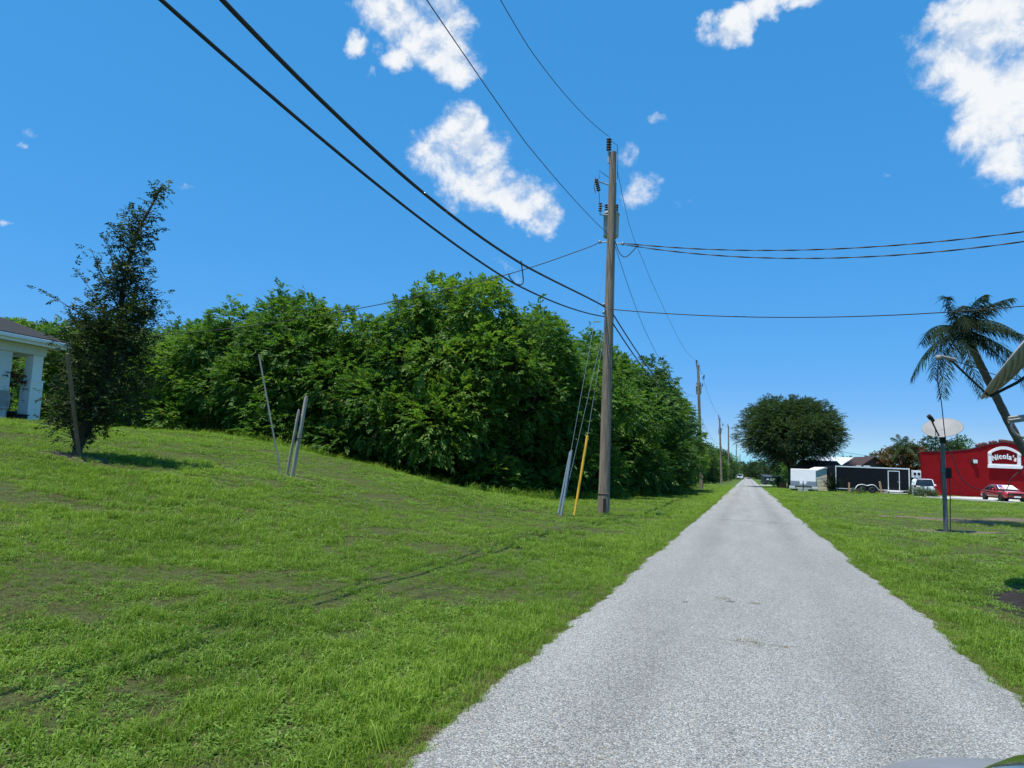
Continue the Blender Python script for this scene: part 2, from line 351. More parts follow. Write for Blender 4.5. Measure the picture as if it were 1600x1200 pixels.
M_white = mat('white_paint', (0.78, 0.79, 0.79), 0.55, var=0.05, vscale=4, dirt=((0.55, 0.54, 0.50), 0.35))
M_trim = mat('white_trim', (0.80, 0.80, 0.79), 0.5, var=0.04, vscale=5, dirt=((0.5, 0.48, 0.44), 0.3))
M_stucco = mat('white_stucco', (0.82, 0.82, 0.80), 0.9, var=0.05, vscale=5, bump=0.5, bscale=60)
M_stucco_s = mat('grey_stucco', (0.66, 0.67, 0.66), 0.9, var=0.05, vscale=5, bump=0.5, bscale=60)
M_shingle = mat('dark_shingles', (0.017, 0.018, 0.019), 0.95, var=0.35, vscale=22, bump=0.6, bscale=18, stretch=(1, 1, 1))
M_concrete = mat('concrete', (0.46, 0.45, 0.42), 0.9, var=0.12, vscale=2.5, bump=0.3, bscale=40, dirt=((0.25, 0.24, 0.21), 0.5))
M_red_wall = mat('red_stucco', (0.235, 0.008, 0.011), 0.95, spec=0.08, var=0.16, vscale=0.8, bump=0.4, bscale=30, dirt=((0.15, 0.010, 0.012), 0.7))
M_tile = mat('clay_tile', (0.11, 0.05, 0.042), 0.85, var=0.35, vscale=7)
M_black = mat('black_paint', (0.008, 0.008, 0.011), 0.6, spec=0.2, var=0.3, vscale=2, bump=0.15, bscale=2.5)
M_dark = mat('dark_undercarriage', (0.012, 0.012, 0.012), 0.8, var=0.3)
M_rubber = mat('tyre_rubber', (0.018, 0.018, 0.019), 0.85, var=0.2)
M_rim = mat('alloy_rim', (0.42, 0.43, 0.45), 0.35, 0.8, var=0.08)
M_darkrim = mat('dark_rim', (0.06, 0.06, 0.065), 0.45, 0.4, var=0.1)
M_glass = mat('dark_glass', (0.012, 0.015, 0.017), 0.06, var=0.1, spec=0.8)
M_redcar = mat('red_car_paint', (0.36, 0.014, 0.014), 0.28, var=0.05, coat=0.8)
M_whitecar = mat('white_car_paint', (0.74, 0.75, 0.77), 0.28, var=0.03, coat=0.6)
M_grey_car = mat('silver_car_paint', (0.22, 0.215, 0.22), 0.5, 0.2, var=0.04, coat=0.15)
M_gloss_black = mat('gloss_black_paint', (0.012, 0.016, 0.010), 0.14, var=0.2, coat=0.9)
M_lamp = mat('lamp_lens', (0.62, 0.66, 0.68), 0.15, var=0.05)
M_tail = mat('tail_lens', (0.30, 0.01, 0.01), 0.2, var=0.05)
M_camper = mat('camper_white', (0.56, 0.57, 0.58), 0.5, var=0.05, vscale=2, dirt=((0.40, 0.40, 0.38), 0.35))
M_camper_lo = mat('camper_grey', (0.24, 0.28, 0.33), 0.5, var=0.08)
M_cream = mat('cream_siding', (0.80, 0.74, 0.56), 0.7, var=0.06, vscale=4, dirt=((0.45, 0.44, 0.36), 0.4))
M_metalroof = mat('pale_metal_roof', (0.62, 0.66, 0.70), 0.45, 0.2, var=0.1, vscale=3)
M_dkroof = mat('dark_brown_roof', (0.045, 0.028, 0.028), 0.9, var=0.3, vscale=8)
M_brownwall = mat('brown_wall', (0.12, 0.075, 0.06), 0.9, var=0.2, vscale=3)
M_bin = mat('dark_green_bin', (0.015, 0.035, 0.036), 0.55, var=0.25, vscale=3, dirt=((0.07, 0.06, 0.05), 0.4))
M_binlid = mat('black_bin_lid', (0.035, 0.04, 0.05), 0.6, var=0.2)
M_dish = mat('dish_grey', (0.22, 0.22, 0.21), 0.6, var=0.08, vscale=5, dirt=((0.30, 0.28, 0.25), 0.4))
M_dishbeige = mat('dish_beige', (0.34, 0.31, 0.27), 0.6, var=0.08, vscale=5, dirt=((0.30, 0.27, 0.22), 0.4))
M_post = mat('grey_post', (0.14, 0.145, 0.15), 0.6, 0.3, var=0.2, vscale=6, dirt=((0.10, 0.07, 0.05), 0.5))
M_cyan = mat('pale_tank', (0.62, 0.72, 0.70), 0.5, var=0.05)
M_orange = mat('orange_plastic', (0.45, 0.10, 0.02), 0.6, var=0.2)
M_wood = mat('wood_board', (0.26, 0.18, 0.11), 0.85, var=0.25, vscale=8)
M_pot = mat('black_pot', (0.012, 0.012, 0.014), 0.6, var=0.2)
M_redleaf = leaf_mat('red_plant_leaves', (0.05, 0.012, 0.012), (0.13, 0.03, 0.03), None, 0.2)
M_chair = mat('wicker_chair', (0.36, 0.33, 0.30), 0.8, var=0.2, vscale=20)
M_flagred = mat('reflection_red', (0.45, 0.06, 0.10), 0.6, var=0.05)  # flag colours of the reflection painted over the red car's windshield
M_flagblue = mat('reflection_blue', (0.05, 0.07, 0.30), 0.6, var=0.05)
M_ground = ground_mat(); M_road = road_mat()

def soil_mat(name, a, b):
    m = bpy.data.materials.new(name); m.use_nodes = True; t = NT(m.node_tree); bs = t.n['Principled BSDF']
    geo = t.new('ShaderNodeNewGeometry'); p = geo.outputs['Position']
    nz = t.noise(p, 5.0, 8, 0.7); c = t.ramp(nz, [(0.35, a), (0.65, b)])
    t.put(bs.inputs['Base Color'], c); bs.inputs['Roughness'].default_value = 0.95; bs.inputs['Specular IOR Level'].default_value = 0.1
    bp = t.new('ShaderNodeBump'); bp.inputs['Strength'].default_value = 0.8; bp.inputs['Distance'].default_value = 0.03
    t.put(bp.inputs['Height'], t.noise(p, 30.0, 6, 0.7)); t.put(bs.inputs['Normal'], bp.outputs[0]); return m
M_soil = soil_mat('sandy_soil', (0.075, 0.058, 0.038), (0.20, 0.165, 0.12))
M_patch_d = soil_mat('dark_ground', (0.012, 0.011, 0.010), (0.045, 0.038, 0.032))

# ------------------------------------------------------------------ ground, road, driveways
def axis(lo, hi, near, step, grow):
    out = [0.0]; s = step
    while out[-1] < hi:
        out.append(out[-1] + s); s = s if out[-1] < near else s * grow
    neg = [0.0]; s = step
    while neg[-1] > lo:
        neg.append(neg[-1] - s); s = s if neg[-1] > -near else s * grow
    return np.array(neg[::-1][:-1] + out)
gx = axis(-1600, 1600, 48, 0.45, 1.25); gy = axis(-60, 2600, 60, 0.45, 1.22)
GX, GY = np.meshgrid(gx, gy); GZ = terrain(GX, GY)
verts = np.stack([GX, GY, GZ], -1).reshape(-1, 3)
nx, ny = len(gx), len(gy)
ii, jj = np.meshgrid(np.arange(nx - 1), np.arange(ny - 1)); b0 = (jj * nx + ii).ravel()
ground = link('ground', np_mesh('ground', verts, np.stack([b0, b0 + 1, b0 + nx + 1, b0 + nx], 1), M_ground, True)); tag(ground, kind='structure')

ys = np.concatenate([np.arange(-30, 30, 0.05), np.arange(30, 120, 0.25), np.arange(120, 1500, 4)])
L_, R_ = edge_l(ys), edge_r(ys)
cols = [L_, L_ + 0.12, np.zeros_like(ys), R_ - 0.12, R_]; zs = [0.004, 0.03, 0.045, 0.03, 0.004]
rv = np.stack([np.stack([c, ys, np.full_like(ys, z)], -1) for c, z in zip(cols, zs)], 1).reshape(-1, 3)
n_ = len(ys); q = []
for k in range(4):
    a = np.arange(n_ - 1) * 5 + k; q.append(np.stack([a, a + 1, a + 6, a + 5], 1))
road = link('road', np_mesh('road', rv, np.concatenate(q), M_road, True)); tag(road, kind='structure')

def patch(name, cx, cy, rx, ry, m, seed, lift=0.012, rot=0.0, rough=0.35):
    rr = random.Random(seed); ph = [rr.uniform(0, 6.28) for _ in range(6)]
    vs = [(cx, cy, ter(cx, cy) + lift)]; fs = []; n = 64; rings = 5
    for k in range(1, rings + 1):
        for i in range(n):
            t = 2 * PI * i / n
            w = 1 + rough * (0.5 * math.sin(2 * t + ph[0]) + 0.4 * math.sin(3 * t + ph[1]) + 0.3 * math.sin(5 * t + ph[2]) + 0.25 * math.sin(9 * t + ph[3]) + 0.2 * math.sin(15 * t + ph[4]))
            dx, dy = rx * w * math.cos(t) * k / rings, ry * w * math.sin(t) * k / rings
            x = cx + dx * math.cos(rot) - dy * math.sin(rot); y = cy + dx * math.sin(rot) + dy * math.cos(rot)
            vs.append((x, y, ter(x, y) + (lift if k < rings else 0.003)))
    for i in range(n): fs.append((0, 1 + i, 1 + (i + 1) % n))
    for k in range(rings - 1):
        for i in range(n):
            a = 1 + k * n + i; b = 1 + k * n + (i + 1) % n; fs.append((a, a + n, b + n, b))
    mb = MB(); mb.add(vs, fs); o = mb.build(name, m, smoothed=True); tag(o, kind='structure'); return o
PATCHES = [(3.35, 10.3, 0.55, 1.35, 0.15), (5.6, 24.6, 1.1, 0.6, 0.0), (6.9, 32.6, 2.6, 1.7, 0.1), (12.3, 34.6, 3.6, 1.6, 0.0), (-12.9, 11.5, 0.7, 0.6, 0.0), (-10.6, 15.5, 0.5, 0.35, 0.0)]
for i, (x, y, a, b, r_) in enumerate(PATCHES):
    patch('bare_soil', x, y, a, b, M_patch_d if i == 0 else M_soil, i + 3, rot=r_)  # first patch is near black, the others sandy
def sheet(name, pts, z, m):
    mb = MB(); mb.add([(x, y, z) for x, y in pts], [tuple(range(len(pts)))]); o = mb.build(name, m); tag(o, kind='structure'); return o
sheet('driveway', [(1.9, 119), (7.5, 121.4), (7.5, 125.2), (1.9, 127)], 0.012, M_concrete)
fw = Vector((-0.307, 0.952)); rt = Vector((0.952, 0.307))
def fr(u, v): p = rt * u + fw * v; return (p.x, p.y)          # u along the shop fronts, v away from the road camera side
RZ = R(17.876)
sheet('pavement', [fr(37.8, 67.3), fr(40.9, 61.8), fr(60, 59.5), fr(95, 59.5), fr(95, 82.0), fr(44.6, 82.0), fr(43.0, 74.5), fr(38.6, 71.0)], 0.02, M_concrete)

# ------------------------------------------------------------------ grass
def blade_tuft(seed, n, h, w, rad, lean, m, broad=False):
    g = np.random.default_rng(seed)
    a = g.uniform(0, 2 * PI, n); r = rad * np.sqrt(g.uniform(0, 1, n)); base = np.stack([r * np.cos(a), r * np.sin(a), np.full(n, -0.01)], 1)
    d = g.uniform(0, 2 * PI, n); L = h * g.uniform(0.55, 1.25, n); ln = lean * g.uniform(0.3, 1.3, n)
    dirv = np.stack([np.cos(d), np.sin(d), np.zeros(n)], 1); side = np.stack([-np.sin(d), np.cos(d), np.zeros(n)], 1)
    up = np.array([0, 0, 1.0])
    mid = base + up * (L * 0.62)[:, None] + dirv * (L * ln * 0.35)[:, None]
    tip = base + up * (L * (1.0 - 0.35 * np.minimum(ln, 1.6)))[:, None] + dirv * (L * ln)[:, None]
    W = (w * g.uniform(0.7, 1.3, n))[:, None]
    if broad:
        v = np.stack([base, mid - side * W, tip, mid + side * W], 1).reshape(-1, 3)
        q = np.arange(n * 4).reshape(n, 4)
    else:
        v = np.stack([base - side * W * .6, base + side * W * .6, mid - side * W * .5, mid + side * W * .5, tip - side * W * .08, tip + side * W * .08], 1).reshape(-1, 3)
        o = np.arange(n)[:, None] * 6; q = np.concatenate([o + np.array([[0, 1, 3, 2]]), o + np.array([[2, 3, 5, 4]])])
    return np_mesh('tuft', v, q, m)
gcol = bpy.data.collections.new('grass_tufts')
protos = [blade_tuft(1, 42, 0.085, 0.0036, 0.10, 0.75, M_grass), blade_tuft(2, 36, 0.115, 0.0036, 0.09, 0.65, M_grass), blade_tuft(3, 46, 0.060, 0.0040, 0.11, 1.0, M_grass),
          blade_tuft(4, 64, 0.036, 0.0055, 0.11, 1.1, M_clover, True), blade_tuft(5, 54, 0.046, 0.0065, 0.11, 1.0, M_clover, True),
          blade_tuft(6, 30, 0.055, 0.0034, 0.09, 1.4, M_dry), blade_tuft(7, 34, 0.34, 0.008, 0.16, 0.6, M_grass)]
for i, me in enumerate(protos):
    gcol.objects.link(bpy.data.objects.new('tuft_%02d' % i, me))
g = np.random.default_rng(11)
def lf(x, y, s, p):     # cheap smooth pseudo noise 0..1
    return 0.5 + 0.25 * (np.sin(x * s + 1.7 * np.sin(y * s * .8 + p)) + np.sin(y * s * 1.1 + 1.9 * np.sin(x * s * .7 + 2 * p)))
P_, S_, I_ = [], [], []
def scatter(r0, r1, dens0, pw, rref, a0=-72, a1=42):
    rr = np.linspace(r0, r1, 400); w = dens0 * np.where(rr < rref, 1, (rref / rr) ** pw) * rr * R(a1 - a0)
    cum = np.concatenate([[0], np.cumsum((w[1:] + w[:-1]) / 2 * np.diff(rr))]); N = int(cum[-1])
    r = np.interp(g.uniform(0, cum[-1], N), cum, rr); a = np.radians(g.uniform(a0, a1, N))
    return r * np.sin(a), r * np.cos(a), r
x, y, r = scatter(1.2, 95, 170, 1.6, 8.0)
el, er = edge_l(y), edge_r(y)
keep = (x < el + 0.03 * g.uniform(-1, 1, len(x))) | (x > er - 0.03 * g.uniform(-1, 1, len(x)))
for (px, py, a, b, r_) in PATCHES:
    dx, dy = x - px, y - py; keep &= ~(((dx / a) ** 2 + (dy / b) ** 2 < g.uniform(0.4, 1.4, len(x))) & (g.uniform(0, 1, len(x)) < 0.93))
uu = x * rt.x + y * rt.y; vv = x * fw.x + y * fw.y
keep &= ~((uu > 37.6) & (vv > 61.5) & (vv > 67.3 - (uu - 37.8) * 1.77) & (vv < 71 + (uu - 38.6) * 0.8))
keep &= ~((x < -23.2) & (y > 17.0))
thatch = lf(x, y, 1.15, 3.3) * 0.45 + lf(x, y, 3.1, 0.9) * 0.35 + lf(x, y, 7.7, 4.1) * 0.2
bare = (thatch > 0.72) & (np.abs(x) > 2.3)
keep &= ~(bare & (g.uniform(0, 1, len(x)) < 0.55))
dull = (x > 3.0) & (y > 14) & (y < 40); keep &= ~(dull & (g.uniform(0, 1, len(x)) < 0.45))
thin = lf(x, y, 1.6, 0.4) * 0.5 + lf(x, y, 4.1, 1.9) * 0.5
keep &= g.uniform(0, 1, len(x)) < 0.25 + 2.6 * (1 - thin)
x, y, r, thatch = x[keep], y[keep], r[keep], thatch[keep]
n = len(x); tall = lf(x, y, 0.55, 2.2); mixv = lf(x, y, 0.35, 5.0)
u1 = g.uniform(0, 1, n)
nearroad = np.exp(-np.minimum(np.abs(x - edge_l(y)), np.abs(x - edge_r(y))) / 0.9)
clover = (u1 < np.clip(0.75 * (1 - nearroad * 1.1) * (0.4 + mixv), 0, 0.9))
idx = np.where(clover, g.choice([3, 4], n), g.choice([0, 1, 2], n))
edge_d = np.minimum(np.abs(x - edge_l(y)), np.abs(x - edge_r(y)))
idx = np.where((edge_d < 0.14) & (g.uniform(0, 1, n) < 0.65), 5, idx)
idx = np.where((thatch > 0.60) & (np.abs(x) > 2.3) & (g.uniform(0, 1, n) < 0.42), 5, idx)
idx = np.where(g.uniform(0, 1, n) < 0.05 * (x > 0) + 0.22 * ((x > 3.2) & (y > 26)) + 0.045 + 0.14 * (lf(x, y, 0.8, 7.7) > 0.74), 5, idx)
sc = (0.55 + 0.55 * tall + 0.30 * nearroad) * g.uniform(0.75, 1.25, n)
wid_ = np.maximum(1, (r / 8.0)) ** 0.6; hgt_ = np.maximum(1, (r / 8.0)) ** 0.18
sc = np.where(edge_d < 0.14, sc * 0.7, sc); sc = np.where((idx == 5) | (thatch > 0.64), sc * 0.65, sc)
P_.append(np.stack([x, y, terrain(x, y)], 1)); S_.append(np.stack([sc * wid_, sc * wid_, sc * hgt_], 1)); I_.append(idx)
# rank growth at the foot of the hedge
HF = [(-5.2, 62), (-5.6, 52), (-6.4, 44), (-7.2, 36), (-9.0, 30.2), (-12, 28.6), (-16, 28.2), (-21, 28.4), (-27, 29.5), (-34, 31)]
hp = []
for (ax, ay), (bx, by) in zip(HF[:-1], HF[1:]):
    m_ = int(math.hypot(bx - ax, by - ay) * 26); t_ = g.uniform(0, 1, m_)
    hp.append(np.stack([ax + (bx - ax) * t_ + g.normal(0, 0.45, m_), ay + (by - ay) * t_ + g.normal(0, 0.45, m_)], 1))
hp = np.concatenate(hp); P_.append(np.concatenate([hp, terrain(hp[:, 0], hp[:, 1])[:, None]], 1)); S_.append(np.repeat(g.uniform(0.6, 1.5, (len(hp), 1)), 3, 1)); I_.append(g.choice([6, 6, 6, 1], len(hp)))
# fringe lying over the broken road edges
ye = g.uniform(1.5, 45, 5200); sd = g.integers(0, 2, 5200); xe = np.where(sd == 0, edge_l(ye) - np.abs(g.normal(0, 0.05, 5200)), edge_r(ye) + np.abs(g.normal(0, 0.05, 5200)))
P_.append(np.stack([xe, ye, np.zeros(5200)], 1)); S_.append(np.repeat((g.uniform(0.45, 0.95, 5200) * np.maximum(1, ye / 12) ** .4)[:, None], 3, 1)); I_.append(g.choice([5, 0, 2, 5], 5200))
PP, SS, II = np.concatenate(P_), np.concatenate(S_), np.concatenate(I_)
gm = bpy.data.meshes.new('grass'); gm.vertices.add(len(PP)); gm.vertices.foreach_set('co', PP.astype(np.float32).ravel())
at_ = gm.attributes.new('sc', 'FLOAT_VECTOR', 'POINT'); at_.data.foreach_set('vector', SS.astype(np.float32).ravel())
at_ = gm.attributes.new('ix', 'INT', 'POINT'); at_.data.foreach_set('value', II.astype(np.int32))
rotv = np.stack([g.normal(0, .10, len(PP)), g.normal(0, .10, len(PP)), g.uniform(0, 6.28, len(PP))], 1)
at_ = gm.attributes.new('ro', 'FLOAT_VECTOR', 'POINT'); at_.data.foreach_set('vector', rotv.astype(np.float32).ravel())
grass = link('grass', gm); tag(grass, 'mown green grass and low weeds covering both verges', 'grass', kind='stuff')
ng = bpy.data.node_groups.new('grass_nodes', 'GeometryNodeTree')
ng.interface.new_socket('Geometry', in_out='INPUT', socket_type='NodeSocketGeometry'); ng.interface.new_socket('Geometry', in_out='OUTPUT', socket_type='NodeSocketGeometry')
gi, go = ng.nodes.new('NodeGroupInput'), ng.nodes.new('NodeGroupOutput')
ci = ng.nodes.new('GeometryNodeCollectionInfo'); ci.inputs['Collection'].default_value = gcol; ci.inputs['Separate Children'].default_value = True; ci.inputs['Reset Children'].default_value = True
ip = ng.nodes.new('GeometryNodeInstanceOnPoints'); ip.inputs['Pick Instance'].default_value = True
def attr(nm, typ):
    a = ng.nodes.new('GeometryNodeInputNamedAttribute'); a.data_type = typ; a.inputs['Name'].default_value = nm
    return [o for o in a.outputs if o.enabled and o.name == 'Attribute'][0]
ng.links.new(gi.outputs[0], ip.inputs['Points']); ng.links.new(ci.outputs[0], ip.inputs['Instance'])
ng.links.new(attr('ix', 'INT'), ip.inputs['Instance Index']); ng.links.new(attr('sc', 'FLOAT_VECTOR'), ip.inputs['Scale'])
e2r = ng.nodes.new('FunctionNodeEulerToRotation'); ng.links.new(attr('ro', 'FLOAT_VECTOR'), e2r.inputs[0]); ng.links.new(e2r.outputs[0], ip.inputs['Rotation'])
ng.links.new(ip.outputs[0], go.inputs[0])
md = grass.modifiers.new('grass', 'NODES'); md.node_group = ng

# ------------------------------------------------------------------ foliage
def unit(v): return v / np.maximum(np.linalg.norm(v, axis=-1, keepdims=True), 1e-9)
def sprays(P, N, g, L=0.42, K=5, leaf=(0.13, 0.05), up=0.25, droop=0.35, spread=0.6, jitter=0.5):
    """compound leaves: P (n,3) origins, N outward directions -> leaflet quads"""
    n = len(P); d = unit(N * 0.8 + np.array([0, 0, up]) + g.normal(0, jitter, (n, 3)) * 0.7)
    s = unit(np.cross(d, np.array([0, 0, 1.0]) + g.normal(0, .25, (n, 3)))); nn = np.cross(s, d)
    Ls = L * g.uniform(0.6, 1.3, n)
    V = []
    for k in range(K * 2 + 1):
        t = (k // 2 + 1) / (K + 0.3); sg = 1.0 if k % 2 else -1.0
        if k == K * 2: t, sg = 1.0, 0.0
        o = P + d * (Ls * t)[:, None] + np.array([0, 0, -1.0]) * (droop * Ls * t * t)[:, None]
        ld = unit(s * sg * spread + d * 0.75 + np.array([0, 0, -0.25]) + g.normal(0, .18, (n, 3)))
        ls = unit(np.cross(ld, nn) + g.normal(0, .25, (n, 3)))
        l = leaf[0] * g.uniform(.7, 1.25, n)[:, None]; w = leaf[1] * g.uniform(.7, 1.25, n)[:, None]
        mid = o + ld * l * .45
        V.append(np.stack([o, mid + ls * w * .5, o + ld * l + np.array([0, 0, -.12]) * l, mid - ls * w * .5], 1))
    V = np.concatenate(V).reshape(-1, 3); return V

def lump_crown(name, seed, m, rx, h, z0=0.2, n_l=34, lr=(0.7, 1.35), dens=16.0, L=0.44, leaf=(0.19, 0.085), K=4, top_sprigs=30, droop=0.35, jitter=0.5, shape=None):
    g = np.random.default_rng(seed); C_, R__ = [], []
    for i in range(n_l):
        t = g.uniform(0, 1); z = z0 + t * (h - z0)
        prof = shape(t) if shape else (0.84 + 0.16 * math.sin(PI * min(1, t * 1.15))) * (1 - max(0, t - .62) ** 1.6 * 2.1)
        a = g.uniform(0, 2 * PI); q = math.sqrt(g.uniform(0.15, 1)) * rx * max(prof, .12)
        rr = g.uniform(*lr) * (0.75 if t > .8 else 1); z = min(z, h - rr * .6)
        C_.append((q * math.cos(a), q * math.sin(a), max(z, z0 + rr * .5))); R__.append(rr)
    C_, R__ = np.array(C_), np.array(R__); Ps, Ns = [], []
    for c, rr in zip(C_, R__):
        k = int(4 * PI * rr * rr * dens); u = unit(g.normal(0, 1, (k, 3))); p = c + u * rr * g.uniform(0.62, 1.05, (k, 1)) * np.array([1, 1, .85])
        dd = np.linalg.norm(p[:, None, :] - C_[None], axis=2) / R__[None]; ok = (dd < 0.62).sum(1) == 0
        ok &= p[:, 2] > 0.05
        Ps.append(p[ok]); Ns.append(u[ok])
    if top_sprigs:
        order = np.argsort(-C_[:, 2])[:max(6, n_l // 3)]
        for i in range(top_sprigs):
            c = C_[order[g.integers(len(order))]]; rr = R__[order[0]]; b = c + unit(g.normal(0, 1, 3) + np.array([0, 0, 1.2])) * rr * .9
            dirv = unit(np.array([g.normal(0, .3), g.normal(0, .3), 1.0])); ln = g.uniform(.35, 1.0); kk = 9
            tt = np.linspace(0, 1, kk)[:, None]; Ps.append(b + dirv * ln * tt); Ns.append(unit(np.tile(dirv, (kk, 1)) * .4 + g.normal(0, .8, (kk, 3))))
    P, N = np.concatenate(Ps), np.concatenate(Ns)
    V = sprays(P, N, g, L=L, leaf=leaf, K=K, droop=droop, jitter=jitter)
    me = np_mesh(name, V, np.arange(len(V)).reshape(-1, 4), m); return me, C_, R__

def trunk_mesh(C_, seed, r0=0.14, m=None, stems=3, forks=14):
    g = random.Random(seed); mb = MB(); cz = C_[np.argsort(C_[:, 2])]
    for i in range(stems):
        c = Vector(cz[-(1 + i * 3) % len(cz)]); b = Vector((g.uniform(-.3, .3), g.uniform(-.3, .3), -0.2))
        pts = [b.lerp(c, t) + Vector((g.uniform(-.15, .15), g.uniform(-.15, .15), 0)) * (t > 0) for t in (0, .2, .45, .7, .95)]
        mb.tube(pts, [r0, r0 * .85, r0 * .6, r0 * .4, r0 * .12], 7)
        for j in range(forks // stems):
            t0 = g.uniform(.25, .8); p = b.lerp(c, t0); e = Vector(C_[g.randrange(len(C_))]); mid = p.lerp(e, .5) + Vector((0, 0, .2))
            mb.tube([p, mid, p.lerp(e, .97)], [r0 * .38, r0 * .25, r0 * .08], 5)
    return mb.mesh('trunk', m or M_bark, True)

VAR = []
for i in range(6):
    mt = [M_hedge, M_hedge_y, M_hedge, M_hedge_d, M_hedge_y, M_hedge][i]
    me, C_, R__ = lump_crown('crown', 20 + i, mt, 2.85, [8.2, 7.6, 8.8, 8.4, 7.4, 8.0][i], n_l=54)
    VAR.append((me, trunk_mesh(C_, i), [8.2, 7.6, 8.8, 8.4, 7.4, 8.0][i]))
def tree(name, label, cat, x, y, h, var, wid=1.0, rz=None, group=None, variants=VAR):
    me, tr, h0 = variants[var]; z = ter(x, y)
    t = thing(name, label, cat, (x, y, z - 0.1), random.uniform(0, 6.28) if rz is None else rz, group)
    s = h / h0; t.scale = (wid, wid, s)
    link('crown', me, t); link('trunk', tr, t); return t
HG = 'overgrown trees of the tall hedge'
HEDGE = [  # x, y, h, variant, width, label
    (-6.9, 60.5, 7.5, 1, 1.0, 'low hedge tree at the far right end of the hedge, ahead of second utility pole'),
    (-7.1, 54.5, 8.1, 2, 1.08, 'hedge tree thinning at its right edge beside the roadside strip'),
    (-7.6, 48.5, 8.6, 3, 1.1, 'darker hedge tree stepping up leftward from the hedge right end'),
    (-8.5, 43.0, 8.9, 0, 1.1, 'tall hedge tree just right of the big utility pole'),
    (-9.6, 37.8, 9.0, 5, 1.1, 'tall hedge tree directly behind the big utility pole'),
    (-10.9, 33.6, 8.4, 2, 1.05, 'hedge tree behind the yellow and grey guy guards'),
    (-13.3, 32.3, 9.7, 1, 1.1, 'tallest hedge tree, peaking over the hedge middle left of the pole'),
    (-16.2, 31.8, 8.5, 0, 1.0, 'hedge tree just left of the tallest peak in the hedge'),
    (-19.0, 32.0, 7.5, 4, 1.0, 'low pale hedge tree between the tallest peak and the two tied stakes'),
    (-21.9, 32.3, 8.0, 5, 1.0, 'hedge tree right behind the two tied white stakes'),
    (-25.2, 33.4, 8.0, 2, 1.05, 'bushy hedge tree behind the lone thin leaning stake'),
    (-28.8, 34.6, 7.0, 1, 1.05, 'yellow green hedge tree between the thin stake and the dark young oak'),
    (-32.6, 35.8, 6.8, 4, 1.05, 'pale green hedge tree just right of the dark young oak'),
    (-36.8, 37.2, 7.2, 3, 1.1, 'dark hedge tree mostly behind the dark young oak'),
    (-41.5, 38.5, 7.8, 0, 1.15, 'hedge tree rising above the end of the porch roof'),
    (-46.5, 40.0, 8.0, 2, 1.15, 'hedge tree seen over the porch roof at the left edge'),
    (-52.0, 41.0, 8.2, 1, 1.2, 'leftmost hedge tree behind the porch'),
]
for x, y, h, v, w, lab in HEDGE: tree('hedge_tree', lab, 'tree', x, y, h, v, w * 1.08, group=HG)
BACK = [(-11.5, 50, 6.8, 0, 1.1), (-12.8, 43, 8.6, 3, 1.2), (-16.5, 38.5, 9.4, 0, 1.2), (-22.5, 38.5, 8.6, 3, 1.2), (-26.5, 39.5, 9.0, 5, 1.2), (-33, 41.5, 7.6, 2, 1.2)]
for x, y, h, v, w in BACK: tree('hedge_tree', 'second row hedge tree filling the gaps between the front crowns', 'tree', x, y, h, v, w, group='second row of the tall hedge')
# roadside trees further along the left verge
FARV = []
for i in range(3):
    me, C_, R__ = lump_crown('crown', 50 + i, [M_hedge, M_far, M_hedge_d][i], 3.0, 6.0, n_l=30, lr=(.8, 1.5), dens=9, L=.6, leaf=(.26, .11), K=3, top_sprigs=16)
    FARV.append((me, trunk_mesh(C_, 60 + i), 6.0))
ROADSIDE = [(-7.6, 69, 3.9, 0, .85, 'low bright bush beside the second utility pole'), (-8.6, 76, 5.0, 2, .95, 'dark roadside tree just behind the second utility pole'),
    (-8.2, 86, 5.2, 0, 1.0, 'roadside tree between the second and third utility poles, nearer one'), (-8.0, 98, 5.6, 2, 1.0, 'dark roadside tree between the second and third utility poles, farther one'),
    (-7.8, 112, 5.8, 1, 1.0, 'roadside tree just before the third utility pole'), (-7.2, 130, 6.0, 0, 1.0, 'roadside tree just past the third utility pole'),
    (-7.0, 150, 6.2, 2, 1.0, 'roadside tree by the fourth utility pole'), (-6.6, 178, 6.5, 1, 1.05, 'small far roadside tree past the fourth utility pole'),
    (-6.4, 215, 7.0, 0, 1.2, 'tiny far roadside tree before the fifth utility pole'), (-6.0, 265, 7.0, 2, 1.3, 'tiny far roadside tree past the fifth utility pole')]
for x, y, h, v, w, lab in ROADSIDE: tree('roadside_tree', lab, 'tree', x, y, h, v, w, group='trees along the left verge', variants=FARV)
for x, y, h, v, w, lab in [(6.5, 185, 5.6, 1, 1.2, 'dark distant tree at the road end, nearest the road'), (10.5, 165, 5.4, 0, 1.25, 'light green distant tree between the road end and the round tree'),
    (15, 175, 4.8, 1, 1.3, 'distant tree under the left side of the big round tree'), (22, 190, 6.2, 2, 1.4, 'distant tree behind the camper trailer'), (3.6, 320, 7.5, 1, 1.5, 'farthest dark tree at the vanishing point, right of the road'),
    (-5.5, 380, 8, 1, 1.5, 'farthest dark tree at the vanishing point, left of the road')]:
    tree('distant_tree', lab, 'tree', x, y, h, v, w, group='distant trees at the road end', variants=FARV)
for x, y, h, v, w, lab in [(26.5, 122, 7.6, 1, 1.0, 'dark treetop showing over the left end of the red wall'), (29.5, 124, 7.5, 2, 1.0, 'dark treetop over the red wall just right of the satellite dish'),
    (36, 126, 6.9, 1, 1.2, 'dark treetop hidden behind the red roof ridge')]:
    tree('tree', lab, 'tree', x, y, h, v, w, group='treetops behind the red building', variants=FARV)

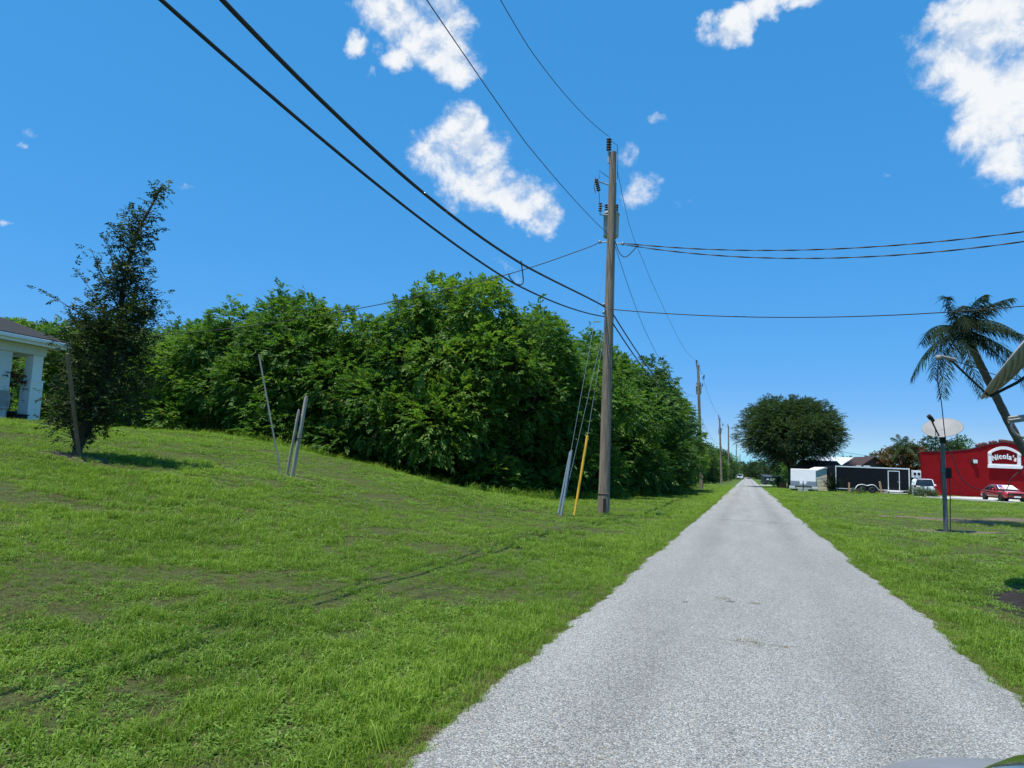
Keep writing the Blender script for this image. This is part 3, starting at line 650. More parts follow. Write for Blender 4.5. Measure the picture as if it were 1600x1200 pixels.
def far_wood():
    me, C_, R__ = lump_crown('far', 77, M_far, 5.0, 9.0, z0=0, n_l=26, lr=(1.4, 2.4), dens=1.6, L=1.3, leaf=(.9, .5), K=2, top_sprigs=0)
    v = np.zeros(len(me.vertices) * 3, np.float32); me.vertices.foreach_get('co', v); v = v.reshape(-1, 3); g = np.random.default_rng(6); out = []
    for i in range(110):
        a = R(-62 + 104 * (i + g.uniform(-.4, .4)) / 110); d = g.uniform(560, 680); t = g.uniform(0, 6.28); c, s_ = math.cos(t), math.sin(t); k = g.uniform(.9, 1.35)
        w = np.stack([v[:, 0] * c - v[:, 1] * s_, v[:, 0] * s_ + v[:, 1] * c, v[:, 2]], 1) * k; out.append(w + np.array([d * math.sin(a), d * math.cos(a), -.3]))
    V = np.concatenate(out); o = link('distant_woodland', np_mesh('distant_woodland', V, np.arange(len(V)).reshape(-1, 4), M_far)); tag(o, 'low far off line of woodland on the horizon', 'woodland', kind='stuff')
far_wood()

# young dark oak on the mound
def oak():
    bx, by = -12.92, 11.62; t = thing('oak_tree', 'dark young oak with narrow right leaning top, alone on the grassy mound', 'tree', (bx, by, ter(bx, by)), R(48.3 - 0.0))
    # local x points right as seen from the road, heights in metres
    lv = [(0.25, -.15, .30), (0.55, .0, .75), (0.9, .22, .90), (1.4, .33, .95), (1.9, .38, .97), (2.3, .40, .98), (2.7, .45, .92), (3.05, .5, .74), (3.4, .5, .60), (3.8, .5, .48), (4.2, .58, .44), (4.6, .62, .42), (4.95, .70, .36), (5.3, .84, .27), (5.65, .96, .18), (5.95, 1.05, .10), (6.1, 1.08, .04)]
    Z, Xc, Wd = (np.array(c) for c in zip(*lv)); g = np.random.default_rng(5)
    spine = [(float(np.interp(z, Z, Xc)) * min(1, z / 1.2), 0, z) for z in np.linspace(0, 5.9, 16)]
    spine = [(max(0.0, s[0]) if s[2] < .5 else s[0], 0, s[2]) for s in spine]
    mb = MB(); mb.tube([(-.05, 0, -.15)] + spine[1:], [.085 * (1 - i / 17) + .008 for i in range(16)], 8)
    mb.tube([(.02, .0, .1), (.18, .05, .6), (.5, -.1, 1.6), (.7, -.3, 2.4)], [.035, .035, .025, .01], 6); mb.tube([(-.02, .0, .1), (-.16, .1, .5), (-.35, .2, 1.2)], [.03, .028, .012], 6)
    Ps, Ns = [], []
    zz_ = np.linspace(.35, 5.95, 200); pw = np.interp(zz_, Z, Wd) ** 1.1 + .08; pw /= pw.sum()
    for i in range(390):
        z = float(g.choice(zz_, p=pw)); w = float(np.interp(z, Z, Wd)); x0 = float(np.interp(z, Z, Xc))
        a = g.uniform(0, 2 * PI); L = w * g.uniform(.55, 1.12); s = Vector((x0 * min(1, (z - .2) / 1.2), 0, z - .25 * L))
        e = Vector((x0 + L * math.cos(a), L * math.sin(a), z + g.uniform(.0, .25) * L)); mb.tube([s, s.lerp(e, .55) + Vector((0, 0, .04)), e], [.014, .009, .004], 4, False)
        kk = max(4, int(L * 17)); tt = g.uniform(.22, 1.06, kk)[:, None]; p = np.array(s) + (np.array(e) - np.array(s)) * tt + g.normal(0, .07, (kk, 3)); Ps.append(p); Ns.append(unit(np.tile(np.array(e - s), (kk, 1)) + g.normal(0, .35, (kk, 3))))
    for (sx, sz, ex, ez) in [(.3, 2.5, -.85, 3.2), (.4, 2.75, -.4, 3.8), (.45, 3.1, -.18, 4.4), (.5, 2.8, 1.3, 3.6), (.5, 2.6, 1.25, 3.15), (.3, 2.1, -.8, 2.6), (.2, .5, -.85, .62), (.5, 3.3, .1, 4.5), (.6, 4.3, .2, 4.8), (.6, 4.6, 1.1, 4.95), (.75, 4.9, .5, 5.35)]:
        s, e = Vector((sx, g.uniform(-.1, .1), sz)), Vector((ex, g.uniform(-.4, .4), ez)); mb.tube([s, s.lerp(e, .5) + Vector((0, 0, .05)), e], [.018, .011, .004], 4, False)
        kk = 16; tt = g.uniform(.3, 1.04, kk)[:, None]; Ps.append(np.array(s) + (np.array(e) - np.array(s)) * tt + g.normal(0, .05, (kk, 3))); Ns.append(unit(np.tile(np.array(e - s), (kk, 1)) + g.normal(0, .4, (kk, 3))))
    P, N = np.concatenate(Ps), np.concatenate(Ns)
    V = sprays(P, N, g, L=.17, leaf=(.078, .036), K=3, droop=.1, up=.2, spread=.9, jitter=.6)
    link('crown', np_mesh('crown', V, np.arange(len(V)).reshape(-1, 4), M_oak), t); mb.build('trunk', M_bark, t, True)
oak()

# big round feathery tree on the right
def round_tree():
    x, y = 5.1, 99.5; t = thing('round_tree', 'large dark round crowned tree overhanging the road behind the white camper', 'tree', (x, y, 0))
    g = np.random.default_rng(8); C_, R__ = [], []
    for i in range(120):
        u = unit(g.normal(0, 1, 3)); q = g.uniform(.3, 1) ** .5; c = np.array([u[0] * 5.6 * q, u[1] * 5.2 * q, 6.9 + u[2] * (3.7 if u[2] > 0 else 2.5) * q])
        C_.append(c); R__.append(g.uniform(.8, 1.5))
    C_, R__ = np.array(C_), np.array(R__); Ps, Ns = [], []; ctr = np.array([0, 0, 5.5])
    for c, rr in zip(C_, R__):
        k = int(4 * PI * rr * rr * 8.5); u = unit(g.normal(0, 1, (k, 3))); p = c + u * rr * g.uniform(.5, 1.1, (k, 1)); dd = np.linalg.norm(p[:, None] - C_[None], axis=2) / R__[None]
        ok = (dd < .55).sum(1) == 0; Ps.append(p[ok]); Ns.append(unit(unit(p[ok] - ctr) * 1.2 + u[ok] * .6))
    P, N = np.concatenate(Ps), np.concatenate(Ns)
    V = sprays(P, N, g, L=.95, leaf=(.30, .085), K=5, droop=.42, up=.35, spread=.5, jitter=.35)
    link('crown', np_mesh('crown', V, np.arange(len(V)).reshape(-1, 4), M_round), t)
    mb = MB(); mb.tube([(0, 0, -.2), (.1, 0, 1.2), (.0, .1, 2.4), (.1, 0, 5)], [.38, .3, .27, .14], 10)
    for i in range(18):
        e = Vector(C_[i * 4]); s = Vector((.05, .05, random.uniform(1.6, 3.2))); mb.tube([s, s.lerp(e, .5) + Vector((0, 0, .3)), e], [.14, .08, .02], 6)
    mb.build('trunk', M_bark, t, True)
round_tree()

# palms
def frond_mesh(name, az, el, L, droop, m, g, n=44, leaf=.48, hang=.7, wind=(0.12, 0, 0)):
    d0 = np.array([math.cos(az) * math.cos(el), math.sin(az) * math.cos(el), math.sin(el)]); pts = []; wv = np.array(wind)
    tt = np.linspace(0, 1, n + 1)
    for t in tt: pts.append(d0 * L * t + np.array([0, 0, -droop * L * t * t]) + wv * L * t * t)
    pts = np.array(pts); mb = MB(); mb.tube([tuple(p) for p in pts[::4]], [.028 * (1 - .85 * i / (len(pts[::4]) - 1)) for i in range(len(pts[::4]))], 5, False)
    for i in range(5, n + 1):
        t = tt[i]; d = unit(pts[i] - pts[i - 1]); s = unit(np.cross(d, [0, 0, 1])); ll = leaf * (0.45 + 1.1 * math.sin(PI * min(1, t * .92 + .08)) ** .8 * .55)
        for sg in (-1, 1):
            for rep in range(2):
                v = unit(s * sg * .8 + d * .55 + np.array([0, 0, -hang * g.uniform(.4, 1.2)]) + wv * .8 + g.normal(0, .14, 3)); w = .012
                l2 = ll * g.uniform(.75, 1.15); o = pts[i] + d * g.uniform(-.02, .02); m1 = o + v * l2 * .5; e = o + v * l2 + np.array([0, 0, -.25 * l2]); nrm = unit(np.cross(v, d)) ; sd = unit(np.cross(v, nrm)) * w
                mb.add([o - sd * .6, o + sd * .6, m1 + sd, m1 - sd, e], [(0, 1, 2, 3), (3, 2, 4)])
    return mb.mesh(name, m)
def palm(name, label, x, y, curve, r0, r1, nf, L, m, seed, group=None, wind=(.15, 0, 0), leaf=.48, elr=(-.35, 1.35)):
    g = np.random.default_rng(seed); t = thing(name, label, 'palm tree', (x, y, ter(x, y)), 0, group)
    mb = MB(); cs = [Vector(c) for c in curve]; pts = []; N = 46
    for i in range(N + 1):
        f = i / N * (len(cs) - 1); k = min(int(f), len(cs) - 2); u = f - k
        p0, p1, p2, p3 = cs[max(k - 1, 0)], cs[k], cs[k + 1], cs[min(k + 2, len(cs) - 1)]
        pts.append(.5 * ((2 * p1) + (p2 - p0) * u + (2 * p0 - 5 * p1 + 4 * p2 - p3) * u * u + (3 * p1 - p0 - 3 * p2 + p3) * u ** 3))
    mb.tube(pts, [(r0 + (r1 - r0) * i / N) * (1.05 if i % 2 else .97) for i in range(N + 1)], 12); mb.build('trunk', M_palmbark, t, True)
    top = pts[-1]; dr = (pts[-1] - pts[-4]).normalized()
    cb = MB(); cb.tube([top - dr * .1, top + dr * .35, top + dr * .8], [r1 * 1.25, r1 * 1.35, r1 * .5], 10); cb.build('crown_shaft', m, t, True)
    for i in range(nf):
        az = 2 * PI * (i * .618) + g.uniform(-.2, .2); el = elr[0] + (elr[1] - elr[0]) * ((i + .5) / nf) ** .9
        link('frond', frond_mesh('frond', az, el, L * g.uniform(.85, 1.1), (.68 if el < .9 else .42) * g.uniform(.8, 1.2), m, g, wind=wind, leaf=leaf), t, top + dr * .55)
    return t
pb = Vector((11.0, 32.24, 0))
palm('palm_tree', 'tall dark palm leaning left over the red building, fronds blown by wind', 11.0, 32.24, [(0.12, 0, -.2), (-.35, -.2, 1.1), (-1.52, -.84, 3.13 - .1), (-2.55, -1.3, 5.2), (-3.22, -1.8, 6.5)], .17, .12, 21, 2.35, M_palm, 3, wind=(.26, .08, 0), leaf=.60, elr=(-.6, 1.35))
palm('palm_tree', 'small light green palm with yellowish trunk behind the flowering shrubs', 17.2, 97.0, [(0, 0, -.2), (.05, 0, 1.6), (.1, 0, 3.2), (.2, 0, 5.0)], .22, .16, 13, 2.3, M_palm_s, 4, leaf=.6, wind=(.05, 0, 0))

# ------------------------------------------------------------------ utility poles
def insulator(mb, p, d, L, r, k=5):
    prof = [(r * .4, 0)]
    for i in range(k): prof += [(r * .55, L * (i + .1) / k), (r, L * (i + .45) / k), (r * .95, L * (i + .55) / k), (r * .5, L * (i + .9) / k)]
    prof.append((r * .3, L)); mb.lathe(prof, 14, p, d)
def utility_pole(name, label, base, top, r0, r1, detail=True, group=None, trafo=True, cut=True, flip=-1):
    b = Vector(base); tp = Vector(top) - b; t = thing(name, label, 'utility pole', b, 0, group); rz = RZ
    N = 24; mb = MB(); mb.tube([Vector((0, 0, 0)).lerp(tp, i / N) - (Vector((0, 0, .3)) if i == 0 else Vector()) for i in range(N + 1)], [r0 + (r1 - r0) * i / N + (.015 if i < 2 else 0) for i in range(N + 1)], 18)
    mb.build('shaft', M_pole, t, True); H = tp.z; at = lambda z: tp * (z / H)
    rx = Vector((rt.x, rt.y, 0)); fy = Vector((b.x, b.y, 0)).normalized(); S = flip
    i1 = MB(); q = at(H - .02) + rx * (-.14); i1.box(q.x - .03, q.x + .03, q.y - .03, q.y + .03, q.z - .35, q.z + .06); i1.build('top_bracket', M_steel, t)
    i2 = MB(); insulator(i2, q + Vector((0, 0, .06)), (0, 0, 1), .42, .09, 5); i2.build('insulator', M_ins, t, True)
    if cut:
        z = H - 1.08; p0 = at(z); e = p0 + rx * S * .42; c1 = MB(); c1.tube([p0 + rx * S * .1, p0 + rx * S * .28 + Vector((0, 0, .05)), e + Vector((0, 0, .1))], .022, 6); br = c1.build('cutout_bracket', M_steel, t)
        c2 = MB(); insulator(c2, e + Vector((0, 0, -.22)), (-.25 * S * rx.x * -1, 0, 1), .42, .07, 6); c2.build('fuse_cutout', M_ins, t, True)
        c3 = MB(); c3.tube([e + rx * S * .1 + Vector((0, 0, -.28)), e + rx * S * .16 + Vector((0, 0, -.05)), e + rx * S * .12 + Vector((0, 0, .22))], .022, 6); c3.build('fuse_tube', M_dish, t)
    if trafo:
        z = H - 2.22; c = at(z) + fy * (r1 + .34); m1 = MB(); m1.lathe([(0, -.44), (.20, -.44), (.24, -.41), (.245, -.36), (.25, .28), (.27, .29), (.27, .34), (.22, .40), (.08, .44), (0, .44)], 24, c); tr = m1.build('transformer', M_trafo, t, True)
        for sx in (-.17, .17):
            m2 = MB(); insulator(m2, c + rx * sx + Vector((0, 0, .38)), (0, 0, 1), .3, .055, 4); m2.build('bushing', M_ins, tr, True)
        m3 = MB(); m3.box(c.x - .05, c.x + .05, c.y - .36, c.y - .1, c.z - .32, c.z - .26); m3.box(c.x - .05, c.x + .05, c.y - .36, c.y - .1, c.z + .1, c.z + .16); m3.box(c.x - .04, c.x + .04, c.y - .35, c.y - .32, c.z - .27, c.z + .12); m3.build('mount', M_steel, t)
        m4 = MB(); e = at(z + .35) + rx * S * .36; m4.tube([at(z + .15) + rx * S * .1, e + Vector((0, 0, -.2)), e + Vector((0, 0, -.1))], .02, 6); m4.build('arrester_bracket', M_steel, t)
        m5 = MB(); insulator(m5, e + Vector((0, 0, -.1)), (0, 0, 1), .30, .06, 4); m5.build('lightning_arrester', M_ins, t, True)
    if detail:
        for zz, sg, ln in [(H - 2.95, -1, .34), (H - 2.98, 1, .38), (H - 4.95, -1, .16), (H - 5.2, -1, .16)]:
            m6 = MB(); p0 = at(zz); m6.tube([p0 + rx * sg * .1, p0 + rx * sg * ln], .02, 6); m6.lathe([(.02, -.05), (.05, -.04), (.035, 0), (.05, .04), (.02, .05)], 10, p0 + rx * sg * ln); m6.build('wire_bracket', M_steel, t, True)
        m7 = MB()       # ground wire and jumpers
        m7.tube([at(zz) + rx * (r0 * (1 - zz / H) + r1 * zz / H + .012) - fy * .02 for zz in np.linspace(.2, H - 1.0, 14)], .008, 5); m7.build('ground_wire', M_wire, t)
        J_ = lambda P: MB().tube(P, .009, 5).build('jumper_wire', M_cable, t); e = at(H - 1.08) + rx * S * .42
        J_([at(H + .4) + rx * -.14, at(H + .25) + rx * .12, at(H - .25) + rx * .16, at(H - .9) + rx * .15])
        J_([at(H - .85) + rx * -.1, e + Vector((0, 0, .45)), e + Vector((0, 0, .2))]); J_([e + Vector((0, 0, -.25)), e + Vector((.04, 0, -.7)), at(H - 2.0) + rx * S * .36 + Vector((0, 0, .2))])
        J_([at(H - 1.95) + rx * S * .36 + Vector((0, 0, .15)), at(H - 1.7) + rx * S * .2 + fy * .2, at(H - 1.75) + rx * .1 + fy * .4])
        m9 = MB(); m9.lathe([(r0 + .006, .60), (r0 + .02, .61), (r0 + .02, .64), (r0 + .006, .65)], 18); m9.build('metal_band', M_brownwall, t, True)
        m10 = MB(); m10.box(.02, .09, -r0 - .03, -r0 + .04, -.05, .5); m10.build('rotten_hollow', M_dark, t)
    return t
PG = 'utility poles along the left verge'
main_base, main_top = (-4.12, 22.41, 0.0), (-3.90, 21.32, 11.2)
main_base = (-4.14, 22.3, ter(-4.14, 22.3)); main_top = (-4.10, 22.28, 11.46)
utility_pole('utility_pole', 'tall weathered wooden utility pole with grey transformer, nearest pole on the verge', main_base, main_top, .168, .108, True, PG)
utility_pole('utility_pole', 'second utility pole standing past the end of the hedge', (-3.95, 69.0, 0), (-4.35, 68.8, 11.3), .17, .11, False, PG, True, True, 1)
utility_pole('utility_pole', 'third utility pole with a transformer, beside the low roadside trees', (-4.0, 125.0, 0), (-4.4, 125, 10.6), .19, .12, False, PG, True, True, 1)
utility_pole('utility_pole', 'fourth utility pole, half hidden by roadside foliage', (-3.6, 155.0, 0), (-3.7, 155, 11.2), .19, .12, False, PG, False, False)
utility_pole('utility_pole', 'fifth small distant utility pole by the vanishing point', (-3.5, 246.0, 0), (-3.4, 246, 11.3), .2, .13, False, PG, False, False)
utility_pole('utility_pole', 'farthest tiny utility pole at the vanishing point', (-3.4, 367.0, 0), (-3.4, 367, 11.2), .22, .15, False, PG, False, False)

def catmull(pts, n=10):
    P = [Vector(p) for p in pts]; out = []
    for k in range(len(P) - 1):
        p0, p1, p2, p3 = P[max(k - 1, 0)], P[k], P[k + 1], P[min(k + 2, len(P) - 1)]
        for i in range(n):
            u = i / n; out.append(.5 * ((2 * p1) + (p2 - p0) * u + (2 * p0 - 5 * p1 + 4 * p2 - p3) * u * u + (3 * p1 - p0 - 3 * p2 + p3) * u ** 3))
    out.append(P[-1]); return out
def span(a, b, sag, n=36, ext=0.0):
    a, b = Vector(a), Vector(b); return [a.lerp(b, t) - Vector((0, 0, 4 * sag * t * (1 - t))) for t in np.linspace(0, 1, n)]
def wire(label, pts, r, m, cat='power line', group='overhead lines on the poles', name='overhead_line', n=6):
    mb = MB(); mb.tube(pts, r, n); o = mb.build(name, m, smoothed=True); return tag(o, label, cat, group)
px_, py_ = main_top[0], main_top[1]
def arc(pts, end, y0=-34, n=120, xf_=-4.5):
    """catenary-like line fitted through measured points (y, z), ending exactly at the pole"""
    Y = np.array([p[0] for p in pts] + [end[1]]); Z = np.array([p[1] for p in pts] + [end[2]]); W = np.ones(len(Y)); W[-1] = 6
    c = np.polyfit(Y, Z, 3, w=W); f = np.polyval(c, end[1]) - end[2]; yy = np.linspace(y0, end[1], n); ya = Y[0] - .6; sl_ = float(np.polyval(np.polyder(c), ya))
    zz = lambda y: float(np.polyval(c, y)) if y > ya else float(np.polyval(c, ya)) + max(-1.6, min(1.6, sl_ * (y - ya)))
    return [Vector((end[0] + (xf_ - end[0]) * min(1, (end[1] - y) / 8), y, zz(y) - f * max(0, (y - 8) / (end[1] - 8)))) for y in yy]
tele_a = arc([(4.5, 5.11), (6.1, 5.02), (8.4, 4.93), (10.6, 5.03), (14, 5.16), (18.4, 5.54)], (px_ - .14, py_ - .1, 6.12), xf_=-4.6)
tele_b = arc([(5.0, 5.43), (6.9, 5.26), (8.1, 5.24), (11.3, 5.37), (16.4, 5.78)], (px_ - .12, py_ - .1, 6.42), xf_=-4.45)
wire('lower of the two thick black cables sweeping from the upper left to the pole', tele_a, .019, M_cable)
wb = wire('thickest black cable sweeping from the top left to the pole', tele_b, .024, M_cable)
sp = MB()
for q in ((10.0, 5.32), (10.35, 5.33)): sp.tube([(-4.37, q[0], q[1] + .01), (-4.36, q[0] + .22, q[1] + .02)], .045, 8)
k_ = MB(); k_.tube(catmull([(-4.45, 13.4, 5.16), (-4.40, 13.2, 5.05), (-4.36, 13.5, 4.98), (-4.33, 13.9, 5.1), (-4.33, 13.7, 5.5)], 6), .012, 6); lp = k_.build('splice_loop', M_cable, wb, True)
wire('thin wire from the top of the photo to the pole just under the transformer', arc([(9.1, 8.15), (11, 8.17), (13.9, 8.22), (17.7, 8.39)], (px_ - .1, py_ - .05, 8.78)), .009, M_wire)
ins_top = Vector((px_, py_, 11.98)) + Vector((rt.x, rt.y, 0)) * -.14
wire('thin primary wire from the top edge to the insulator on the pole tip', arc([(12.3, 10.21), (14.4, 10.38), (18, 10.93), (20.85, 11.6)], tuple(ins_top)), .009, M_wire)
p2 = Vector((-4.35, 68.8, 11.3))
wire('thin wire sagging from the main pole top to the second pole tip', catmull([(px_ + .14, py_ + .05, 10.85), (-4.25, 27, 10.55), (-4.3, 31.4, 10.38), (-4.32, 36, 10.24), (-4.38, 50.4, 10.25), (-4.4, 60, 10.75), (p2.x, p2.y, 11.65)], 12), .009, M_wire)
wire('thin lower wire sagging from below the transformer to the second pole', catmull([(px_ + .1, py_ + .1, 8.45), (-4.3, 28.3, 8.1), (-4.35, 33.3, 7.55), (-4.4, 42, 7.15), (-4.4, 55, 7.3), (p2.x, p2.y, 8.3)], 12), .010, M_wire)
for k, (dz, lab) in enumerate([(0, 'upper black cable running from the pole behind the hedge crown'), (-.3, 'lower black cable running from the pole behind the hedge crown')]):
    wire(lab, span((px_ + .02, py_ + .1, 6.36 + dz), (p2.x + .1, p2.y, 7.2 + dz), 1.0), .022, M_cable)
for (a, b, z1, z2, lab) in [((-4.35, 68.8), (-4.4, 125), 11.65, 10.95, 'thin wire from the second to the third pole tip'), ((-4.3, 68.8), (-4.3, 125), 7.1, 6.4, 'black cable from the second to the third pole'), ((-4.4, 125), (-3.7, 155), 10.9, 11.4, 'thin wire from the third to the fourth pole'), ((-4.3, 125), (-3.6, 155), 6.4, 6.6, 'black cable from the third to the fourth pole'), ((-3.7, 155), (-3.4, 246), 11.4, 11.5, 'thin wire from the fourth to the fifth pole')]:
    wire(lab, span((*a, z1), (*b, z2), .9), .014, M_wire)
def side_arc(A, B, pts, z0, n=120, x1=14.0):
    X = np.array([A[0]] + [p[0] for p in pts]); Z = np.array([z0] + [p[1] for p in pts]); W = np.ones(len(X)); W[0] = 8
    k = np.polyfit(X, Z, 2, w=W); xs = np.linspace(A[0], x1, n)
    return [Vector((x, A[1] + (B[1] - A[1]) * (x - A[0]) / (B[0] - A[0]), float(np.polyval(k, x)))) for x in xs]
def twist(P, r, off, turns):
    N = len(P); return [p + Vector((0, math.cos(turns * 2 * PI * i / N + off), math.sin(turns * 2 * PI * i / N + off))) * r for i, p in enumerate(P)]
hook = (px_ + .36, py_ + .12); farp = (6.6, 20.4)
for zz, pts, lab in [(8.5, [(-2.6, 8.28), (-1.43, 8.07), (.54, 7.77), (2.19, 7.64), (3.7, 7.57), (5.1, 7.56), (6.4, 7.6)], 'upper of two twisted service cables running right from the pole'),
                     (8.46, [(-2.6, 8.16), (-1.43, 7.89), (1.38, 7.46), (2.96, 7.34), (4.1, 7.3), (5.4, 7.31), (6.4, 7.34)], 'lower of two twisted service cables running right from the pole')]:
    P = side_arc(hook, farp, pts, zz); o = wire(lab, twist(P, .010, 0, 14), .011, M_cable); k_ = MB(); k_.tube(twist(P, .010, PI, 14), .011, 5); k_.build('strand', M_cable, o, True)
k_ = MB(); k_.tube(catmull([(px_ + .1, py_ + .1, 8.6), (px_ + .28, py_, 8.15), (px_ + .5, py_ - .02, 8.02), (px_ + .85, py_ + .02, 8.38)], 8), .014, 6); k_.build('drip_loop', M_cable, o, True)
wire('single black cable running right from the pole at mid height, below the twisted pair', side_arc((px_ + .1, py_ - .1), (7.2, 22.2), [(-2.75, 6.22), (-1.24, 6.08), (1.93, 5.93), (4.5, 5.98), (5.75, 6.03), (6.93, 6.12)], 6.34), .014, M_cable)
wl = wire('service cable running left from the pole in front of the hedge to the porch house', catmull([(px_ - .32, py_ - .1, 8.51), (-4.95, 21.9, 8.2), (-7.02, 21.5, 7.46), (-10.3, 21.0, 6.64), (-13.1, 20.7, 6.13), (-16.3, 20.6, 5.74), (-20.3, 20.4, 5.42), (-23.1, 20.3, 5.03)], 12), .013, M_cable)

# guy wires with guards
def guy(label, base, gtop, top, r, m, glabel_cat='guy guard', twin=False):
    b, gt, tp = Vector(base), Vector(gtop), Vector(top)
    t = thing('guy_anchor', label, 'guy anchor', b); mb = MB(); d = gt - b
    if twin:
        sd = d.normalized().cross(Vector((0, 1, 0))).normalized() * .045
        for s in (-1, 1):
            k = MB(); k.tube([sd * s, d * (1 if s < 0 else .97) + sd * s * .3], r, 8); k.build('guard', m, t, True)
    else:
        mb.tube([Vector(), d], r, 10); mb.build('guard', m, t, True)
    rod = MB(); rod.tube([-d.normalized() * .3, d.normalized() * .05], .018, 6); rod.build('anchor_rod', M_steel, t)
    w = MB()
    for q in tp if isinstance(tp, list) else [tp]: w.tube([d, q - b], .006, 5)
    w.build('guy_strand', M_guy, t)
    return t
gb = Vector((-4.87, 19.76, ter(-4.87, 19.76)))
t_ = guy('grey double guy guard with two strands, left of the yellow one', gb, (-4.66, 20.02, 1.92), (-4.2, 22.15, 8.1), .032, M_greyg, twin=True)
w_ = MB(); w_.tube([Vector((.1, 0, .3)), Vector((-4.2, 22.2, 6.0)) - gb], .006, 5); w_.build('guy_strand', M_guy, t_)
guy('yellow guy guard between the grey guard and the big utility pole', (-4.62, 20.47, ter(-4.62, 20.47)), (-4.36, 20.72, 2.36), (-4.18, 22.15, 5.9), .036, M_yellow)

# stakes on the mound
def stake(label, a, b, r, m=None, flat=False):
    a = Vector(a); a.z = ter(a.x, a.y); t = thing('wooden_stake', label, 'stake', a, 0, 'stakes on the mound'); d = Vector(b) - a
    mb = MB(); mb.tube([-d * .06, d * .3, d * .97, d], [r, r, r * .92, r * .55], 8); mb.build('shaft', m or M_stake, t, True); return t
stake('lone thin pale stake leaning left on the mound', (-10.85, 15.55, 0), (-11.42, 15.1, 3.9), .022)
t_ = stake('thicker taller white stake of the tied pair', (-10.56, 15.6, 0), (-10.25, 15.5, 2.92), .05)
tb = MB(); tb.tube([Vector((.15, -.02, .95)) + Vector((.085 * math.cos(a), .085 * math.sin(a), 0)) for a in np.linspace(0, 6.28, 12)], .014, 5); tb.build('tie', M_cable, t_)
stake('shorter grey stake of the tied pair, on the left', (-10.72, 15.6, 0), (-10.40, 15.45, 2.58), .036)
stake('brown round stake propping the dark young oak', (-12.68, 11.43, 0), (-12.24, 10.54, 3.2), .038, M_stakeb)

# ------------------------------------------------------------------ porch house on the left
def house():
    ox, oy = -23.75, 19.2; z = 2.2
    t = thing('house', 'white stucco house corner with porch columns and dark shingle roof on the mound', 'house', (ox, oy, z - .02), R(90))
    # local: x along the front (right as seen), y away; the corner column sits at the origin
    s = MB(); s.box(-9, .35, -.35, 9, -.5, .04); s.build('porch_slab', M_concrete, t)
    def column(x, y, w, h, m=M_stucco):
        c = MB(); c.box(x - w / 2, x + w / 2, y - w / 2, y + w / 2, .04, 1.55); o = c.build('column', m, t, bevel=.015)
        d = MB(); d.box(x - w / 2 + .05, x + w / 2 - .05, y - w / 2 + .05, y + w / 2 - .05, 1.55, h); d.build('column_shaft', m, o, bevel=.01)
        e = MB(); e.box(x - w / 2 - .02, x + w / 2 + .02, y - w / 2 - .02, y + w / 2 + .02, 1.5, 1.56); e.build('column_cap', M_trim, o); return o
    column(-.05, -.05, .48, 2.42); column(-.05, 3.6, .46, 2.42)
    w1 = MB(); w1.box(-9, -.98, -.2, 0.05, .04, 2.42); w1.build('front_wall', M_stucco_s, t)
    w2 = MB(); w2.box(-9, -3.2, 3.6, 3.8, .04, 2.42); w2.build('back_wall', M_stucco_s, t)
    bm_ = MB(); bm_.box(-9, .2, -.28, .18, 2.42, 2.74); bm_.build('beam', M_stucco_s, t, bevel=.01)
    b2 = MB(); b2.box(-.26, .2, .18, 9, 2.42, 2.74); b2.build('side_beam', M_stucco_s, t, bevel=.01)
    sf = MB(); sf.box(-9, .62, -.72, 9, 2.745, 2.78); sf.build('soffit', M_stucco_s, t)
    f = MB(); f.box(-9, .66, -.76, -.72, 2.70, 2.90); f.build('fascia', M_trim, t)
    f2 = MB(); f2.box(.62, .66, -.72, 9, 2.70, 2.90); f2.build('side_fascia', M_trim, t)
    gt = MB(); gt.prism([(0, 0), (.12, .03), (.13, .13), (.11, .13), (.09, .04), (0, .04)], 0, .01)
    gg = MB(); gg.box(-9, .70, -.86, -.765, 2.80, 2.93); gg.build('gutter', M_trim, t, bevel=.02)
    r = MB(); e = .72; zf = 2.905; zr = 5.1
    r.add([(-9, -.84, zf), (e, -.84, zf), (e, 9, zf), (-4.2, 4.1, zr), (-9, 4.1, zr), (-9, 9, zf)], [(0, 1, 3, 4), (1, 2, 3), (2, 5, 4, 3)]); ro = r.build('roof', M_shingle, t); so_ = ro.modifiers.new('solid', 'SOLIDIFY'); so_.thickness = .05; so_.offset = 1
    cl = MB(); cl.box(-3, .55, .2, 8.5, 2.72, 2.742); cl.build('porch_ceiling', M_white, t)
    # service mast where the wire from the pole lands
    return t, Matrix.Translation((ox, oy, z)) @ Matrix.Rotation(R(90), 4, 'Z')
ho, hm = house()
def on_porch(x, y, z=.04): p = hm @ Vector((x, y, z - .02)); return (p.x, p.y, p.z)
pt = thing('potted_plant', 'red leaved plant in a black pot beside the porch corner column', 'potted plant', on_porch(-.62, .15))
a_ = MB(); a_.lathe([(0, 0), (.17, 0), (.21, .34), (.23, .34), (.23, .40), (.19, .40), (.17, .33), (0, .33)], 18); a_.build('pot', M_pot, pt, True)
gg_ = np.random.default_rng(3); Pp = gg_.normal(0, 1, (70, 3)) * np.array([.16, .16, .22]) + np.array([0, 0, 1.35]); V = sprays(Pp, unit(Pp - np.array([0, 0, 1.1])), gg_, L=.2, leaf=(.16, .06), K=2)
link('foliage', np_mesh('foliage', V, np.arange(len(V)).reshape(-1, 4), M_redleaf), pt); a_ = MB(); a_.tube([(0, 0, .3), (.02, 0, .8), (0, .02, 1.35)], [.02, .016, .01], 6); a_.build('stem', M_bark, pt)
